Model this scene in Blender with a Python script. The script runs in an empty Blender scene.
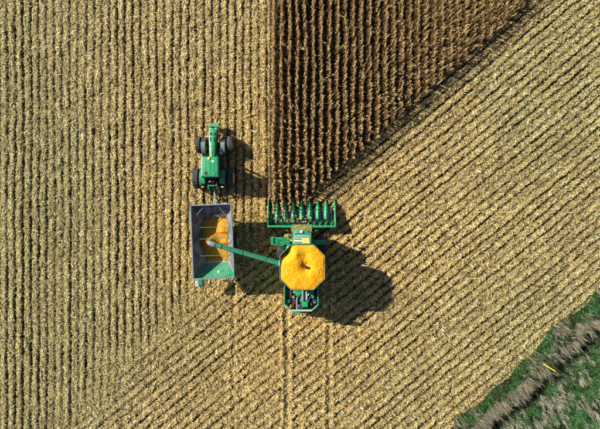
import bpy, bmesh, math, random
import numpy as np
from mathutils import Vector, Matrix

random.seed(7)
RNG = np.random.default_rng(11)
R = math.radians
scene = bpy.context.scene
C = scene.collection

# ------------------------------------------------------------------ camera
cam_d = bpy.data.cameras.new('camera')
cam_d.sensor_width = 36.0
cam_d.lens = 28.4
cam_d.clip_end = 3000
cam = bpy.data.objects.new('camera', cam_d)
C.objects.link(cam)
cam.location = (0, 0, 46)
cam.rotation_euler = (0, 0, 0)
scene.camera = cam

# ------------------------------------------------------------------ sky + sun
SUN_EL = R(33.5)
SUN_H = Vector((0.922, -0.387, 0))           # the way shadows fall
world = bpy.data.worlds.new('World')
scene.world = world
world.use_nodes = True
wn = world.node_tree
bg = wn.nodes['Background']
sky = wn.nodes.new('ShaderNodeTexSky')
sky.sky_type = 'NISHITA'
sky.sun_disc = False
sky.sun_elevation = SUN_EL
sky.sun_rotation = math.atan2(-SUN_H.x, -SUN_H.y)
wn.links.new(sky.outputs[0], bg.inputs[0])
bg.inputs[1].default_value = 0.05
sun_d = bpy.data.lights.new('sun', 'SUN')
sun_d.energy = 5.0
sun_d.angle = R(0.5)
sun_d.color = (1.0, 0.93, 0.80)
sun = bpy.data.objects.new('sun', sun_d)
C.objects.link(sun)
sd = Vector((SUN_H.x * math.cos(SUN_EL), SUN_H.y * math.cos(SUN_EL), -math.sin(SUN_EL)))
sun.rotation_euler = sd.to_track_quat('-Z', 'Y').to_euler()
sun.location = (-30, 15, 40)
scene.view_settings.view_transform = 'Standard'
scene.view_settings.look = 'None'
scene.view_settings.exposure = 1.18
scene.view_settings.gamma = 1.0

# ------------------------------------------------------------------ materials
def mat(name):
    m = bpy.data.materials.new(name)
    m.use_nodes = True
    nt = m.node_tree
    return m, nt, nt.nodes['Principled BSDF']

def N(nt, t, **kw):
    n = nt.nodes.new(t)
    for k, v in kw.items():
        setattr(n, k, v)
    return n

def ramp(nt, stops):
    n = nt.nodes.new('ShaderNodeValToRGB')
    cr = n.color_ramp
    while len(cr.elements) < len(stops):
        cr.elements.new(0.5)
    for e, (p, c) in zip(cr.elements, stops):
        e.position = p
        e.color = (*c, 1) if len(c) == 3 else c
    return n

def mixc(nt, fac, a, b, blend='MIX'):
    n = nt.nodes.new('ShaderNodeMix')
    n.data_type = 'RGBA'
    n.blend_type = blend
    for sock, v in ((n.inputs[0], fac), (n.inputs[6], a), (n.inputs[7], b)):
        if hasattr(v, 'is_linked'):
            nt.links.new(v, sock)
        elif isinstance(v, (int, float)):
            sock.default_value = v
        else:
            sock.default_value = (*v, 1)
    return n.outputs[2]

def paint(name, col, rough=0.35, metal=0.0, dust=0.25, dustcol=(0.22, 0.17, 0.10), scale=2.2, coat=0.0, wear=None):
    m, nt, b = mat(name)
    tc = N(nt, 'ShaderNodeTexCoord')
    n1 = N(nt, 'ShaderNodeTexNoise')
    n1.inputs['Scale'].default_value = scale
    n1.inputs['Detail'].default_value = 7
    n1.inputs['Roughness'].default_value = 0.7
    nt.links.new(tc.outputs['Object'], n1.inputs['Vector'])
    rp = ramp(nt, [(0.45, (0, 0, 0)), (0.72, (dust, dust, dust))])
    nt.links.new(n1.outputs['Fac'], rp.inputs[0])
    c = mixc(nt, rp.outputs[0], col, dustcol)
    n2 = N(nt, 'ShaderNodeTexNoise')
    n2.inputs['Scale'].default_value = 14
    n2.inputs['Detail'].default_value = 5
    nt.links.new(tc.outputs['Object'], n2.inputs['Vector'])
    rp2 = ramp(nt, [(0.35, (0.78, 0.78, 0.78)), (0.65, (1.12, 1.12, 1.12))])
    nt.links.new(n2.outputs['Fac'], rp2.inputs[0])
    c = mixc(nt, 1.0, c, rp2.outputs[0], 'MULTIPLY')
    if wear:
        n3 = N(nt, 'ShaderNodeTexNoise')
        n3.inputs['Scale'].default_value = 1.1
        n3.inputs['Detail'].default_value = 9
        n3.inputs['Roughness'].default_value = 0.75
        n3.inputs['Distortion'].default_value = 0.6
        nt.links.new(tc.outputs['Object'], n3.inputs['Vector'])
        rp3 = ramp(nt, [(0.44, (0, 0, 0)), (0.6, (1, 1, 1))])
        nt.links.new(n3.outputs['Fac'], rp3.inputs[0])
        c = mixc(nt, rp3.outputs[0], c, wear)
    nt.links.new(c, b.inputs['Base Color'])
    mr = N(nt, 'ShaderNodeMapRange')
    mr.inputs['To Min'].default_value = rough
    mr.inputs['To Max'].default_value = min(1, rough + 0.35)
    nt.links.new(n1.outputs['Fac'], mr.inputs['Value'])
    nt.links.new(mr.outputs[0], b.inputs['Roughness'])
    b.inputs['Metallic'].default_value = metal
    b.inputs['Coat Weight'].default_value = coat
    bp = N(nt, 'ShaderNodeBump')
    bp.inputs['Strength'].default_value = 0.08
    nt.links.new(n2.outputs['Fac'], bp.inputs['Height'])
    nt.links.new(bp.outputs[0], b.inputs['Normal'])
    return m

M = {}
M['green'] = paint('green_paint', (0.004, 0.235, 0.095), 0.25, dust=0.26, coat=0.4)
M['teal'] = paint('sun_faded_green_paint', (0.012, 0.19, 0.11), 0.30, dust=0.3)
M['yellow'] = paint('yellow_paint', (0.80, 0.50, 0.012), 0.4, dust=0.35)
M['post_yellow'] = paint('marker_yellow', (0.85, 0.62, 0.02), 0.5, dust=0.1)
M['rubber'] = paint('tyre_rubber', (0.034, 0.037, 0.043), 0.7, dust=0.5, dustcol=(0.13, 0.11, 0.085), scale=3.0)
M['black'] = paint('black_metal', (0.012, 0.012, 0.014), 0.5, dust=0.5, dustcol=(0.10, 0.08, 0.05), scale=4)
M['steel'] = paint('worn_steel', (0.36, 0.38, 0.42), 0.32, metal=0.75, dust=0.3, scale=3)
M['rim_steel'] = paint('weathered_blue_grey_rail', (0.10, 0.14, 0.17), 0.45, dust=0.35, scale=3)
M['grey'] = paint('grey_paint', (0.30, 0.33, 0.34), 0.5, dust=0.3)
M['cream'] = paint('cream_panel', (0.55, 0.50, 0.33), 0.5, dust=0.2)
M['ochre'] = paint('dusty_ochre_panel', (0.62, 0.42, 0.10), 0.55, dust=0.3)
M['white'] = paint('white_plastic', (0.75, 0.75, 0.72), 0.4, dust=0.2)
M['red'] = paint('red_lens', (0.6, 0.02, 0.015), 0.3, dust=0.05)
M['amber'] = paint('amber_lens', (0.7, 0.22, 0.01), 0.3, dust=0.05)
M['hopper'] = paint('shaded_scuffed_hopper_paint', (0.025, 0.055, 0.055), 0.45, dust=0.5, dustcol=(0.13, 0.11, 0.14),
                    scale=1.6, wear=(0.24, 0.20, 0.22))  # base darkened for the shade inside the hopper, scuffs on top
M['hopper_green'] = paint('scuffed_green_panel', (0.006, 0.20, 0.085), 0.3, dust=0.55, dustcol=(0.25, 0.26, 0.20), scale=1.8, wear=(0.05, 0.21, 0.12))
M['hopper_pale'] = paint('sunlit_polished_hopper_side', (0.42, 0.36, 0.31), 0.4, dust=0.5, dustcol=(0.5, 0.3, 0.2), scale=1.6)  # pale tone carries the sun on the right wall; grain-polished on the rear slope

m, nt, b = mat('tinted_glass')
b.inputs['Base Color'].default_value = (0.012, 0.03, 0.045, 1)
b.inputs['Roughness'].default_value = 0.06
b.inputs['Coat Weight'].default_value = 0.5
M['glass'] = m

# grain
def grain_mat(name, c0, c1, c2):
    m, nt, b = mat(name)
    tc = N(nt, 'ShaderNodeTexCoord')
    v = N(nt, 'ShaderNodeTexVoronoi')
    v.inputs['Scale'].default_value = 42
    nt.links.new(tc.outputs['Object'], v.inputs['Vector'])
    n1 = N(nt, 'ShaderNodeTexNoise')
    n1.inputs['Scale'].default_value = 3.5
    n1.inputs['Detail'].default_value = 8
    n1.inputs['Roughness'].default_value = 0.7
    nt.links.new(tc.outputs['Object'], n1.inputs['Vector'])
    rp = ramp(nt, [(0.3, c0), (0.52, c1), (0.75, c2)])
    nt.links.new(n1.outputs['Fac'], rp.inputs[0])
    hs = N(nt, 'ShaderNodeSeparateColor')
    nt.links.new(v.outputs['Color'], hs.inputs[0])
    r2 = ramp(nt, [(0.0, (0.62, 0.55, 0.5)), (0.3, (0.95, 0.93, 0.9)), (1.0, (1.1, 1.08, 1.0))])
    nt.links.new(hs.outputs[0], r2.inputs[0])
    c = mixc(nt, 1.0, rp.outputs[0], r2.outputs[0], 'MULTIPLY')
    v2 = N(nt, 'ShaderNodeTexVoronoi')
    v2.inputs['Scale'].default_value = 15
    nt.links.new(tc.outputs['Object'], v2.inputs['Vector'])
    h2 = N(nt, 'ShaderNodeSeparateColor')
    nt.links.new(v2.outputs['Color'], h2.inputs[0])
    r4 = ramp(nt, [(0.0, (0.72, 0.66, 0.6)), (0.5, (1, 1, 1)), (1.0, (1.14, 1.16, 1.3))])
    nt.links.new(h2.outputs[1], r4.inputs[0])
    c = mixc(nt, 1.0, c, r4.outputs[0], 'MULTIPLY')
    r5 = ramp(nt, [(0.975, (0, 0, 0)), (0.985, (0.6, 0.6, 0.6))])          # bits of cob and chaff
    nt.links.new(h2.outputs[2], r5.inputs[0])
    c = mixc(nt, r5.outputs[0], c, (0.50, 0.40, 0.22))
    nt.links.new(c, b.inputs['Base Color'])
    b.inputs['Roughness'].default_value = 0.75
    b.inputs['Specular IOR Level'].default_value = 0.15
    bp = N(nt, 'ShaderNodeBump')
    bp.inputs['Strength'].default_value = 0.7
    bp.inputs['Distance'].default_value = 0.02
    nt.links.new(v.outputs['Distance'], bp.inputs['Height'])
    nt.links.new(bp.outputs[0], b.inputs['Normal'])
    return m
M['grain'] = grain_mat('corn_grain', (0.56, 0.235, 0.004), (0.68, 0.32, 0.005), (0.74, 0.38, 0.010))
M['grain_cart'] = grain_mat('dusty_corn_grain', (0.42, 0.17, 0.015), (0.54, 0.25, 0.018), (0.58, 0.32, 0.06))

# plant matter that carries its own colour
def attr_mat(name, rough=0.75, transl=0.25):
    m, nt, b = mat(name)
    a = N(nt, 'ShaderNodeAttribute')
    a.attribute_name = 'Col'
    nt.links.new(a.outputs['Color'], b.inputs['Base Color'])
    b.inputs['Roughness'].default_value = rough
    b.inputs['Specular IOR Level'].default_value = 0.25
    if transl:
        tr = N(nt, 'ShaderNodeBsdfTranslucent')
        nt.links.new(a.outputs['Color'], tr.inputs['Color'])
        mx = N(nt, 'ShaderNodeMixShader')
        mx.inputs[0].default_value = transl
        nt.links.new(b.outputs[0], mx.inputs[1])
        nt.links.new(tr.outputs[0], mx.inputs[2])
        nt.links.new(mx.outputs[0], nt.nodes['Material Output'].inputs['Surface'])
    return m
M['straw'] = attr_mat('straw_residue', 0.6, 0.12)
M['corn'] = attr_mat('dry_corn_leaf', 0.65, 0.2)
M['blade'] = attr_mat('grass_blade', 0.6, 0.25)

# field ground: 'Col' carries soil/straw mix colour
def ground_mat(name, lo, mid, hi, soil):
    m, nt, b = mat(name)
    tc = N(nt, 'ShaderNodeTexCoord')
    a = N(nt, 'ShaderNodeAttribute')
    a.attribute_name = 'bare'
    n1 = N(nt, 'ShaderNodeTexNoise')
    n1.inputs['Scale'].default_value = 9
    n1.inputs['Detail'].default_value = 10
    n1.inputs['Roughness'].default_value = 0.8
    nt.links.new(tc.outputs['Object'], n1.inputs['Vector'])
    v = N(nt, 'ShaderNodeTexVoronoi')
    v.inputs['Scale'].default_value = 11
    v.inputs['Randomness'].default_value = 1
    nt.links.new(tc.outputs['Object'], v.inputs['Vector'])
    sc = N(nt, 'ShaderNodeSeparateColor')
    nt.links.new(v.outputs['Color'], sc.inputs[0])
    ad = N(nt, 'ShaderNodeMath', operation='MULTIPLY_ADD')
    nt.links.new(sc.outputs[0], ad.inputs[0])
    ad.inputs[1].default_value = 0.5
    nt.links.new(n1.outputs['Fac'], ad.inputs[2])
    rp = ramp(nt, [(0.45, lo), (0.75, mid), (1.0, hi)])
    nt.links.new(ad.outputs[0], rp.inputs[0])
    n2 = N(nt, 'ShaderNodeTexNoise')
    n2.inputs['Scale'].default_value = 6
    n2.inputs['Detail'].default_value = 8
    nt.links.new(tc.outputs['Object'], n2.inputs['Vector'])
    r3 = ramp(nt, [(0.3, tuple(0.6 * s for s in soil)), (0.7, tuple(1.3 * s for s in soil))])
    nt.links.new(n2.outputs['Fac'], r3.inputs[0])
    c = mixc(nt, a.outputs['Fac'], rp.outputs[0], r3.outputs[0])
    nt.links.new(c, b.inputs['Base Color'])
    b.inputs['Roughness'].default_value = 0.95
    b.inputs['Specular IOR Level'].default_value = 0.1
    bp = N(nt, 'ShaderNodeBump')
    bp.inputs['Strength'].default_value = 0.9
    bp.inputs['Distance'].default_value = 0.06
    nt.links.new(ad.outputs[0], bp.inputs['Height'])
    nt.links.new(bp.outputs[0], b.inputs['Normal'])
    return m
M['field'] = ground_mat('field_soil_and_chaff', (0.045, 0.032, 0.016), (0.13, 0.095, 0.045), (0.30, 0.225, 0.11), (0.020, 0.015, 0.011))
M['verge'] = ground_mat('verge_soil', (0.010, 0.020, 0.008), (0.018, 0.035, 0.012), (0.04, 0.05, 0.025), (0.012, 0.016, 0.009))

# ------------------------------------------------------------------ mesh helpers
def tag(o, label=None, cat=None, group=None, kind=None):
    if label: o['label'] = label
    if cat: o['category'] = cat
    if group: o['group'] = group
    if kind: o['kind'] = kind
    return o

def link(name, me, material=None, parent=None):
    o = bpy.data.objects.new(name, me)
    C.objects.link(o)
    if material is not None and me is not None and not me.materials:
        me.materials.append(material)
    if parent: o.parent = parent
    return o

def empty(name, loc=(0, 0, 0), rz=0):
    o = bpy.data.objects.new(name, None)
    C.objects.link(o)
    o.location = loc
    o.rotation_euler = (0, 0, rz)
    o.empty_display_size = 0.3
    return o

def np_mesh(name, V, faces, cols=None, attrs=None, smooth=False):
    """V (n,3); faces: list of int arrays (m,k)"""
    me = bpy.data.meshes.new(name)
    V = np.ascontiguousarray(V, dtype=np.float32)
    me.vertices.add(len(V))
    me.vertices.foreach_set('co', V.ravel())
    nl = sum(f.size for f in faces)
    me.loops.add(nl)
    me.loops.foreach_set('vertex_index', np.concatenate([f.ravel() for f in faces]).astype(np.int32))
    tot = np.concatenate([np.full(len(f), f.shape[1], dtype=np.int32) for f in faces])
    start = np.concatenate([[0], np.cumsum(tot)[:-1]]).astype(np.int32)
    me.polygons.add(len(tot))
    me.polygons.foreach_set('loop_start', start)
    try:
        me.polygons.foreach_set('loop_total', tot)
    except Exception:
        pass
    if smooth:
        me.polygons.foreach_set('use_smooth', np.ones(len(tot), dtype=bool))
    me.update(calc_edges=True)
    if cols is not None:
        a = me.attributes.new('Col', 'FLOAT_COLOR', 'POINT')
        c4 = np.ones((len(V), 4), dtype=np.float32)
        c4[:, :3] = cols
        a.data.foreach_set('color', c4.ravel())
    if attrs:
        for k, v in attrs.items():
            a = me.attributes.new(k, 'FLOAT', 'POINT')
            a.data.foreach_set('value', np.ascontiguousarray(v, dtype=np.float32))
    return me

class MB:
    def __init__(s):
        s.v = []; s.f = []
    def add(s, vs, fs):
        o = len(s.v)
        s.v += [tuple(p) for p in vs]
        s.f += [tuple(i + o for i in f) for f in fs]
        return s
    def box(s, c, d, rz=0, rx=0, ry=0, top=None):
        """centre, size; top = (sx, sy) scale of the upper face"""
        tx, ty = top or (1, 1)
        m = Matrix.Translation(c) @ Matrix.Rotation(rz, 4, 'Z') @ Matrix.Rotation(ry, 4, 'Y') @ Matrix.Rotation(rx, 4, 'X')
        hx, hy, hz = d[0] / 2, d[1] / 2, d[2] / 2
        vs = [(-hx, -hy, -hz), (hx, -hy, -hz), (hx, hy, -hz), (-hx, hy, -hz),
              (-hx * tx, -hy * ty, hz), (hx * tx, -hy * ty, hz), (hx * tx, hy * ty, hz), (-hx * tx, hy * ty, hz)]
        return s.add([m @ Vector(p) for p in vs], [(3, 2, 1, 0), (4, 5, 6, 7), (0, 1, 5, 4), (1, 2, 6, 5), (2, 3, 7, 6), (3, 0, 4, 7)])
    def loft(s, loops, cap=True):
        n = len(loops[0])
        vs = [p for l in loops for p in l]
        fs = []
        for i in range(len(loops) - 1):
            for j in range(n):
                k = (j + 1) % n
                fs.append((i * n + j, i * n + k, (i + 1) * n + k, (i + 1) * n + j))
        if cap:
            fs.append(tuple(reversed(range(n))))
            fs.append(tuple((len(loops) - 1) * n + j for j in range(n)))
        return s.add(vs, fs)
    def tube(s, pts, r, n=10, cap=True):
        pts = [Vector(p) for p in pts]
        rs = r if isinstance(r, (list, tuple)) else [r] * len(pts)
        loops = []
        up = Vector((0, 0, 1))
        d0 = (pts[1] - pts[0]).normalized()
        a = d0.orthogonal().normalized() if abs(d0.z) > 0.95 else d0.cross(up).normalized()
        for i, p in enumerate(pts):
            if i == 0: d = pts[1] - pts[0]
            elif i == len(pts) - 1: d = pts[-1] - pts[-2]
            else: d = (pts[i + 1] - p).normalized() + (p - pts[i - 1]).normalized()
            d.normalize()
            a = (a - d * a.dot(d))
            a.normalize()
            bb = d.cross(a)
            loops.append([p + (a * math.cos(2 * math.pi * k / n) + bb * math.sin(2 * math.pi * k / n)) * rs[i] for k in range(n)])
        return s.loft(loops, cap)
    def lathe_x(s, prof, n=32, c=(0, 0, 0)):
        """prof: (x, r) list"""
        loops = []
        for (x, r) in prof:
            loops.append([(c[0] + x, c[1] + r * math.cos(2 * math.pi * k / n), c[2] + r * math.sin(2 * math.pi * k / n)) for k in range(n)])
        return s.loft(loops, True)
    def lathe_z(s, prof, n=24, c=(0, 0, 0)):
        loops = []
        for (z, r) in prof:
            loops.append([(c[0] + r * math.cos(2 * math.pi * k / n), c[1] + r * math.sin(2 * math.pi * k / n), c[2] + z) for k in range(n)])
        return s.loft(loops, True)
    def plate(s, pts, t):
        """flat polygon in space, thickened by t against its normal"""
        P = [Vector(p) for p in pts]
        nrm = (P[1] - P[0]).cross(P[2] - P[0]).normalized()
        Q = [p - nrm * t for p in P]
        return s.loft([Q, P], True)
    def extrude_z(s, poly, z0, z1, shrink=None):
        lo = [(x, y, z0) for x, y in poly]
        hi = [(x, y, z1) for x, y in poly]
        loops = [lo, hi]
        if shrink:
            cx = sum(p[0] for p in poly) / len(poly); cy = sum(p[1] for p in poly) / len(poly)
            k, dz = shrink
            loops.append([(cx + (x - cx) * k, cy + (y - cy) * k, z1 + dz) for x, y in poly])
        return s.loft(loops, True)
    def helix_x(s, c, r0, r1, x0, x1, pitch, sign=1, n=14, t=0.012):
        turns = abs(x1 - x0) / pitch
        steps = max(4, int(turns * n))
        vs = []; fs = []
        for i in range(steps + 1):
            q = i / steps
            x = x0 + (x1 - x0) * q
            a = sign * 2 * math.pi * turns * q
            cy, sy = math.cos(a), math.sin(a)
            for (r, dx) in ((r0, -t), (r1, -t), (r1, t), (r0, t)):
                vs.append((c[0] + x + dx, c[1] + r * cy, c[2] + r * sy))
        for i in range(steps):
            o = i * 4
            for j in range(4):
                k = (j + 1) % 4
                fs.append((o + j, o + k, o + 4 + k, o + 4 + j))
        return s.add(vs, fs)
    def mesh(s, name, material, smooth=False):
        me = bpy.data.meshes.new(name)
        me.from_pydata(s.v, [], s.f)
        bm = bmesh.new(); bm.from_mesh(me)
        bmesh.ops.recalc_face_normals(bm, faces=bm.faces)
        bm.to_mesh(me); bm.free()
        me.materials.append(material)
        if smooth:
            me.polygons.foreach_set('use_smooth', [True] * len(me.polygons))
            me.set_sharp_from_angle(angle=R(40))
        me.update()
        return me
    def build(s, name, material, parent=None, bevel=0.0, smooth=False, loc=None):
        me = s.mesh(name, material, smooth)
        o = link(name, me, None, parent)
        if loc: o.location = loc
        if bevel:
            md = o.modifiers.new('bevel', 'BEVEL')
            md.width = bevel; md.segments = 2; md.limit_method = 'ANGLE'; md.angle_limit = R(35)
        return o

def rrect(hx, hy, r, n=4, cx=0, cy=0):
    pts = []
    for (sx, sy, a0) in ((1, 1, 0), (-1, 1, 90), (-1, -1, 180), (1, -1, 270)):
        for k in range(n + 1):
            a = R(a0 + 90 * k / n)
            pts.append((cx + sx * (hx - r) + r * math.cos(a), cy + sy * (hy - r) + r * math.sin(a)))
    return pts

# ------------------------------------------------------------------ noise + field layout
_tab = RNG.random((256, 256)).astype(np.float32)
def vn(x, y, ox=0, oy=0):
    x = np.asarray(x, dtype=np.float64) + ox; y = np.asarray(y, dtype=np.float64) + oy
    xi = np.floor(x).astype(np.int64); yi = np.floor(y).astype(np.int64)
    fx = x - xi; fy = y - yi
    fx = fx * fx * (3 - 2 * fx); fy = fy * fy * (3 - 2 * fy)
    x0 = xi & 255; x1 = (xi + 1) & 255; y0 = yi & 255; y1 = (yi + 1) & 255
    return (_tab[x0, y0] * (1 - fx) + _tab[x1, y0] * fx) * (1 - fy) + (_tab[x0, y1] * (1 - fx) + _tab[x1, y1] * fx) * fy

def smooth(a, b, x):
    t = np.clip((x - a) / (b - a), 0, 1)
    return t * t * (3 - 2 * t)

ROW = 0.762
X0 = -2.52                     # first standing corn row
DT = R(39.5)                   # heading of the slanting rows

def edge_y(x):                 # cut edge of the standing corn
    return 3.5 + 0.8785 * (x - 2.8)

def diag_side(x, y):           # >0: slanting rows
    s1 = (x + 2.43) * 0.70 - (y + 1.31) * 0.714
    s2 = ((edge_y(x) - 0.3) - y) * 0.75
    return np.where(x < -2.9, s1, np.where(y > -0.5, s2, np.maximum(s1, s2)))

def verge_d(x, y):             # distance past the field edge, towards the ditch
    return (x - 15.63) * 0.686 - (y + 19.85) * 0.727 + 0.9 * (vn(x * 0.45, y * 0.45, 31, 7) - 0.5)

def corn_in(x, y):
    return (x > X0 - 0.45) & (y > np.maximum(edge_y(x), 0.2))

_rowamp = RNG.random(512)
_rowstrong = (RNG.random(512) < 0.3).astype(float)

def rows(x, y):
    """phase in row units (0..1, sun side first), strength 0..1, slanting weight"""
    x = np.asarray(x, dtype=np.float64); y = np.asarray(y, dtype=np.float64)
    s = diag_side(x, y) + 2.2 * (vn(x * 0.22, y * 0.22, 3, 5) - 0.5) * (x < -3.5)
    w = smooth(-0.5, 0.5, s)
    wob = 0.22 * (vn(x * 0.35, y * 0.16, 9, 2) - 0.5) + 0.17 * (vn(x * 1.3, y * 1.1, 19, 2) - 0.5)
    uv = (x - X0) / ROW + 0.5 + wob
    wob2 = 0.35 * (vn(x * 0.12, y * 0.12, 40, 12) - 0.5) + 0.20 * (vn(x * 1.2, y * 1.2, 50, 2) - 0.5)
    ud = (x * math.sin(DT) - y * math.cos(DT)) / ROW + wob2
    use_d = w > 0.5
    u = np.where(use_d, ud, uv)
    k = np.floor(u).astype(np.int64)
    ka = (k + np.where(use_d, 200, 0)) & 511
    amp = 0.55 + 0.5 * _rowamp[ka] + 0.35 * _rowstrong[ka]
    along = np.where(use_d, x * math.cos(DT) + y * math.sin(DT), y)
    amp = amp * (0.62 + 0.6 * vn(along * 0.28, k * 7.3, 2, 4)) * (0.55 + 0.9 * vn(along * 1.5, k * 3.7, 12, 40))
    blur = 1 - 0.6 * np.exp(-(s / 1.6) ** 2) * (x < -3.0)      # where both headings overlap
    # trampled, churned ground behind the machines
    ch = np.exp(-(((x + 3) / 9.0) ** 2 + ((y + 15) / 6.0) ** 2))
    amp = amp * blur * (1 - 0.35 * ch) * np.where(use_d, 1.25, 1.05)
    return u - k, amp, w

TRACKS = [(-6.5, 0.35, 0.5), (-1.36, 0.42, 1.0), (2.72, 0.42, 0.9)]
def track(x, y):
    t = np.zeros_like(x)
    e = np.zeros_like(x)
    c = np.zeros_like(x)
    fade = smooth(-3.0, -7.5, y)
    for (tx, hw, st) in TRACKS:
        q = (x - tx - 0.25 * (vn(y * 0.12, y * 0 + tx, 5, 60) - 0.5)) / hw
        t = np.maximum(t, st * fade * np.exp(-q ** 4))
        e = np.maximum(e, st * fade * np.exp(-((np.abs(q) - 0.95) / 0.42) ** 2))
        c = np.maximum(c, st * fade * (np.exp(-(q / 0.30) ** 2) + 0.6 * np.exp(-((q - 1.9) / 0.3) ** 2)) * (0.15 + 0.75 * vn(y * 1.3, y * 0 + tx, 3, 9)))
    return t, e, c

def height(x, y):
    p, a, w = rows(x, y)
    t, e, tc_ = track(x, y)
    a = a * (1 - 0.75 * t)
    ridge = 1 - np.exp(-((p - 0.62) / 0.165) ** 2)              # furrow at phase .62
    h = 0.15 * a * ridge - 0.06 * a
    h += -0.05 * t + 0.13 * e - 0.06 * tc_
    h += 0.05 * (vn(x * 2.1, y * 2.1, 77, 3) - 0.5) + 0.09 * (vn(x * 4.3, y * 4.3, 7, 33) - 0.5) + 0.06 * (vn(x * 8.0, y * 8.0, 4, 3) - 0.5)
    h += 0.3 * (vn(x * 0.06, y * 0.06, 70, 30) - 0.5)
    d = verge_d(x, y)
    g = smooth(-0.2, 0.3, d)
    bank = 0.15 * np.exp(-((d - 1.9) / 0.9) ** 2) - 0.45 * np.exp(-((d - 3.3) / 0.7) ** 2) + 0.12 * (vn(x * 1.2, y * 1.2, 14, 8) - 0.5)
    return h * (1 - g) + g * bank

# ------------------------------------------------------------------ ground
GX, GY = 34.0, 25.5
step = 0.125
xs = np.arange(-GX, GX + 1e-6, step); ys = np.arange(-GY, GY + 1e-6, step)
XX, YY = np.meshgrid(xs, ys)
HH = height(XX.ravel(), YY.ravel()).reshape(XX.shape)
rim = np.minimum(GX - np.abs(XX), GY - np.abs(YY))
HH = np.where(rim < 0.5, HH * (rim / 0.5) - 1.0 * (1 - rim / 0.5), HH)
p, a, w = rows(XX.ravel(), YY.ravel())
tt, ee, tcc = track(XX.ravel(), YY.ravel())
bare = 0.25 + 0.75 * np.exp(-((p - 0.62) / 0.165) ** 2) * np.clip(a, 0, 1) * (1 - 0.7 * tt)
cornmask = corn_in(XX.ravel(), YY.ravel())
bare = np.where(cornmask, 0.9, bare)
ny, nx = XX.shape
idx = np.arange(ny * nx).reshape(ny, nx)
quads = np.stack([idx[:-1, :-1].ravel(), idx[:-1, 1:].ravel(), idx[1:, 1:].ravel(), idx[1:, :-1].ravel()], axis=1)
qc = 0.5 * (np.stack([XX.ravel()[quads[:, 0]], YY.ravel()[quads[:, 0]]], 1) + np.stack([XX.ravel()[quads[:, 2]], YY.ravel()[quads[:, 2]]], 1))
isverge = verge_d(qc[:, 0], qc[:, 1]) > 0.05
V = np.stack([XX.ravel(), YY.ravel(), HH.ravel()], 1)

def sub_mesh(name, sel, material):
    q = quads[sel]
    used, inv = np.unique(q, return_inverse=True)
    me = np_mesh(name, V[used], [inv.reshape(q.shape)], attrs={'bare': bare[used]}, smooth=True)
    o = link(name, me, material)
    o['kind'] = 'structure'
    return o
sub_mesh('field', ~isverge, M['field'])
sub_mesh('grass_verge', isverge, M['verge'])

g = MB()
g.add([(-700, -700, -0.9), (700, -700, -0.9), (700, 700, -0.9), (-700, 700, -0.9)], [(0, 1, 2, 3)])
go = g.build('ground', M['field'])
go['kind'] = 'structure'

# ------------------------------------------------------------------ loose straw, husks and leaves on the stubble
PAL = np.array([[0.52, 0.385, 0.16], [0.40, 0.275, 0.10], [0.62, 0.49, 0.24], [0.24, 0.155, 0.055], [0.70, 0.60, 0.36],
                [0.15, 0.095, 0.038], [0.76, 0.70, 0.53], [0.47, 0.31, 0.09], [0.36, 0.32, 0.17]])
PW = np.array([0.22, 0.14, 0.21, 0.09, 0.13, 0.05, 0.04, 0.06, 0.06])

def quad_strips(cx, cy, cz, ang, L, Wd, pitch, roll):
    n = len(cx)
    dx = np.cos(ang) * np.cos(pitch); dy = np.sin(ang) * np.cos(pitch); dz = np.sin(pitch)
    sx = -np.sin(ang) * np.cos(roll); sy = np.cos(ang) * np.cos(roll); sz = np.sin(roll)
    P = np.empty((n, 4, 3), dtype=np.float32)
    for i, (l, ww) in enumerate(((-0.5, -0.5), (0.5, -0.32), (0.5, 0.32), (-0.5, 0.5))):
        P[:, i, 0] = cx + dx * L * l + sx * Wd * ww
        P[:, i, 1] = cy + dy * L * l + sy * Wd * ww
        P[:, i, 2] = cz + dz * L * l + sz * Wd * ww
    return P.reshape(-1, 3), np.arange(n * 4).reshape(n, 4)

def tint(x, y, c):
    """broad drifts: olive-grey weathering and a painted vignette to west and east, fresher ochre round the machines"""
    wst = smooth(-12, -27, x) * 0.8 + 0.5 * smooth(0.45, 0.75, vn(x * 0.09, y * 0.09, 21, 90))
    wst = np.clip(wst + 0.7 * smooth(12, 26, x), 0, 1)[:, None]  # part of this is edge falloff painted into the straw
    oc = np.exp(-((x + 1) / 11.0) ** 2 - ((y + 2) / 14.0) ** 2)[:, None]
    c = c * np.array([0.99, 1.0, 0.92]) * (1 - wst * np.array([0.17, 0.07, 0.07])) * (1 + oc * np.array([0.20, 0.04, -0.22]))
    patch = 0.92 + 0.18 * vn(x * 0.35, y * 0.35, 61, 13)
    return c * patch[:, None]

NP = 620000
x = RNG.uniform(-33.2, 33.2, NP * 3); y = RNG.uniform(-24.7, 24.7, NP * 3)
p, a, w = rows(x, y)
t, e, tc_ = track(x, y)
dens = 1.0 - 0.9 * np.exp(-((p - 0.60) / 0.16) ** 2) * np.clip(a, 0.2, 1) * (1 - 0.6 * t)
clmp = 0.55 * vn(x * 4.3, y * 4.3, 7, 33) + 0.45 * vn(x * 8.0, y * 8.0, 4, 3)
dens = np.maximum(dens, e) * (1 - 0.75 * np.clip(tc_, 0, 1))
dens *= (0.6 + 0.55 * vn(x * 1.6, y * 1.6, 15, 71)) * (0.30 + 0.80 * smooth(0.28, 0.58, clmp))
dens = np.where(corn_in(x, y), 0.13, dens)
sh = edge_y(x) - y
dens = np.where((x > -0.5) & (sh > 0) & (sh < 2.6), dens * 0.30, dens)  # straw thinned beside the corn so its shadow band reads darker
dens = np.where(verge_d(x, y) > 0.1, 0.0, dens)
keep = RNG.random(len(x)) < dens
x = x[keep][:NP]; y = y[keep][:NP]; p = p[keep][:NP]; w = w[keep][:NP]
n = len(x)
z = height(x, y)
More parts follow.
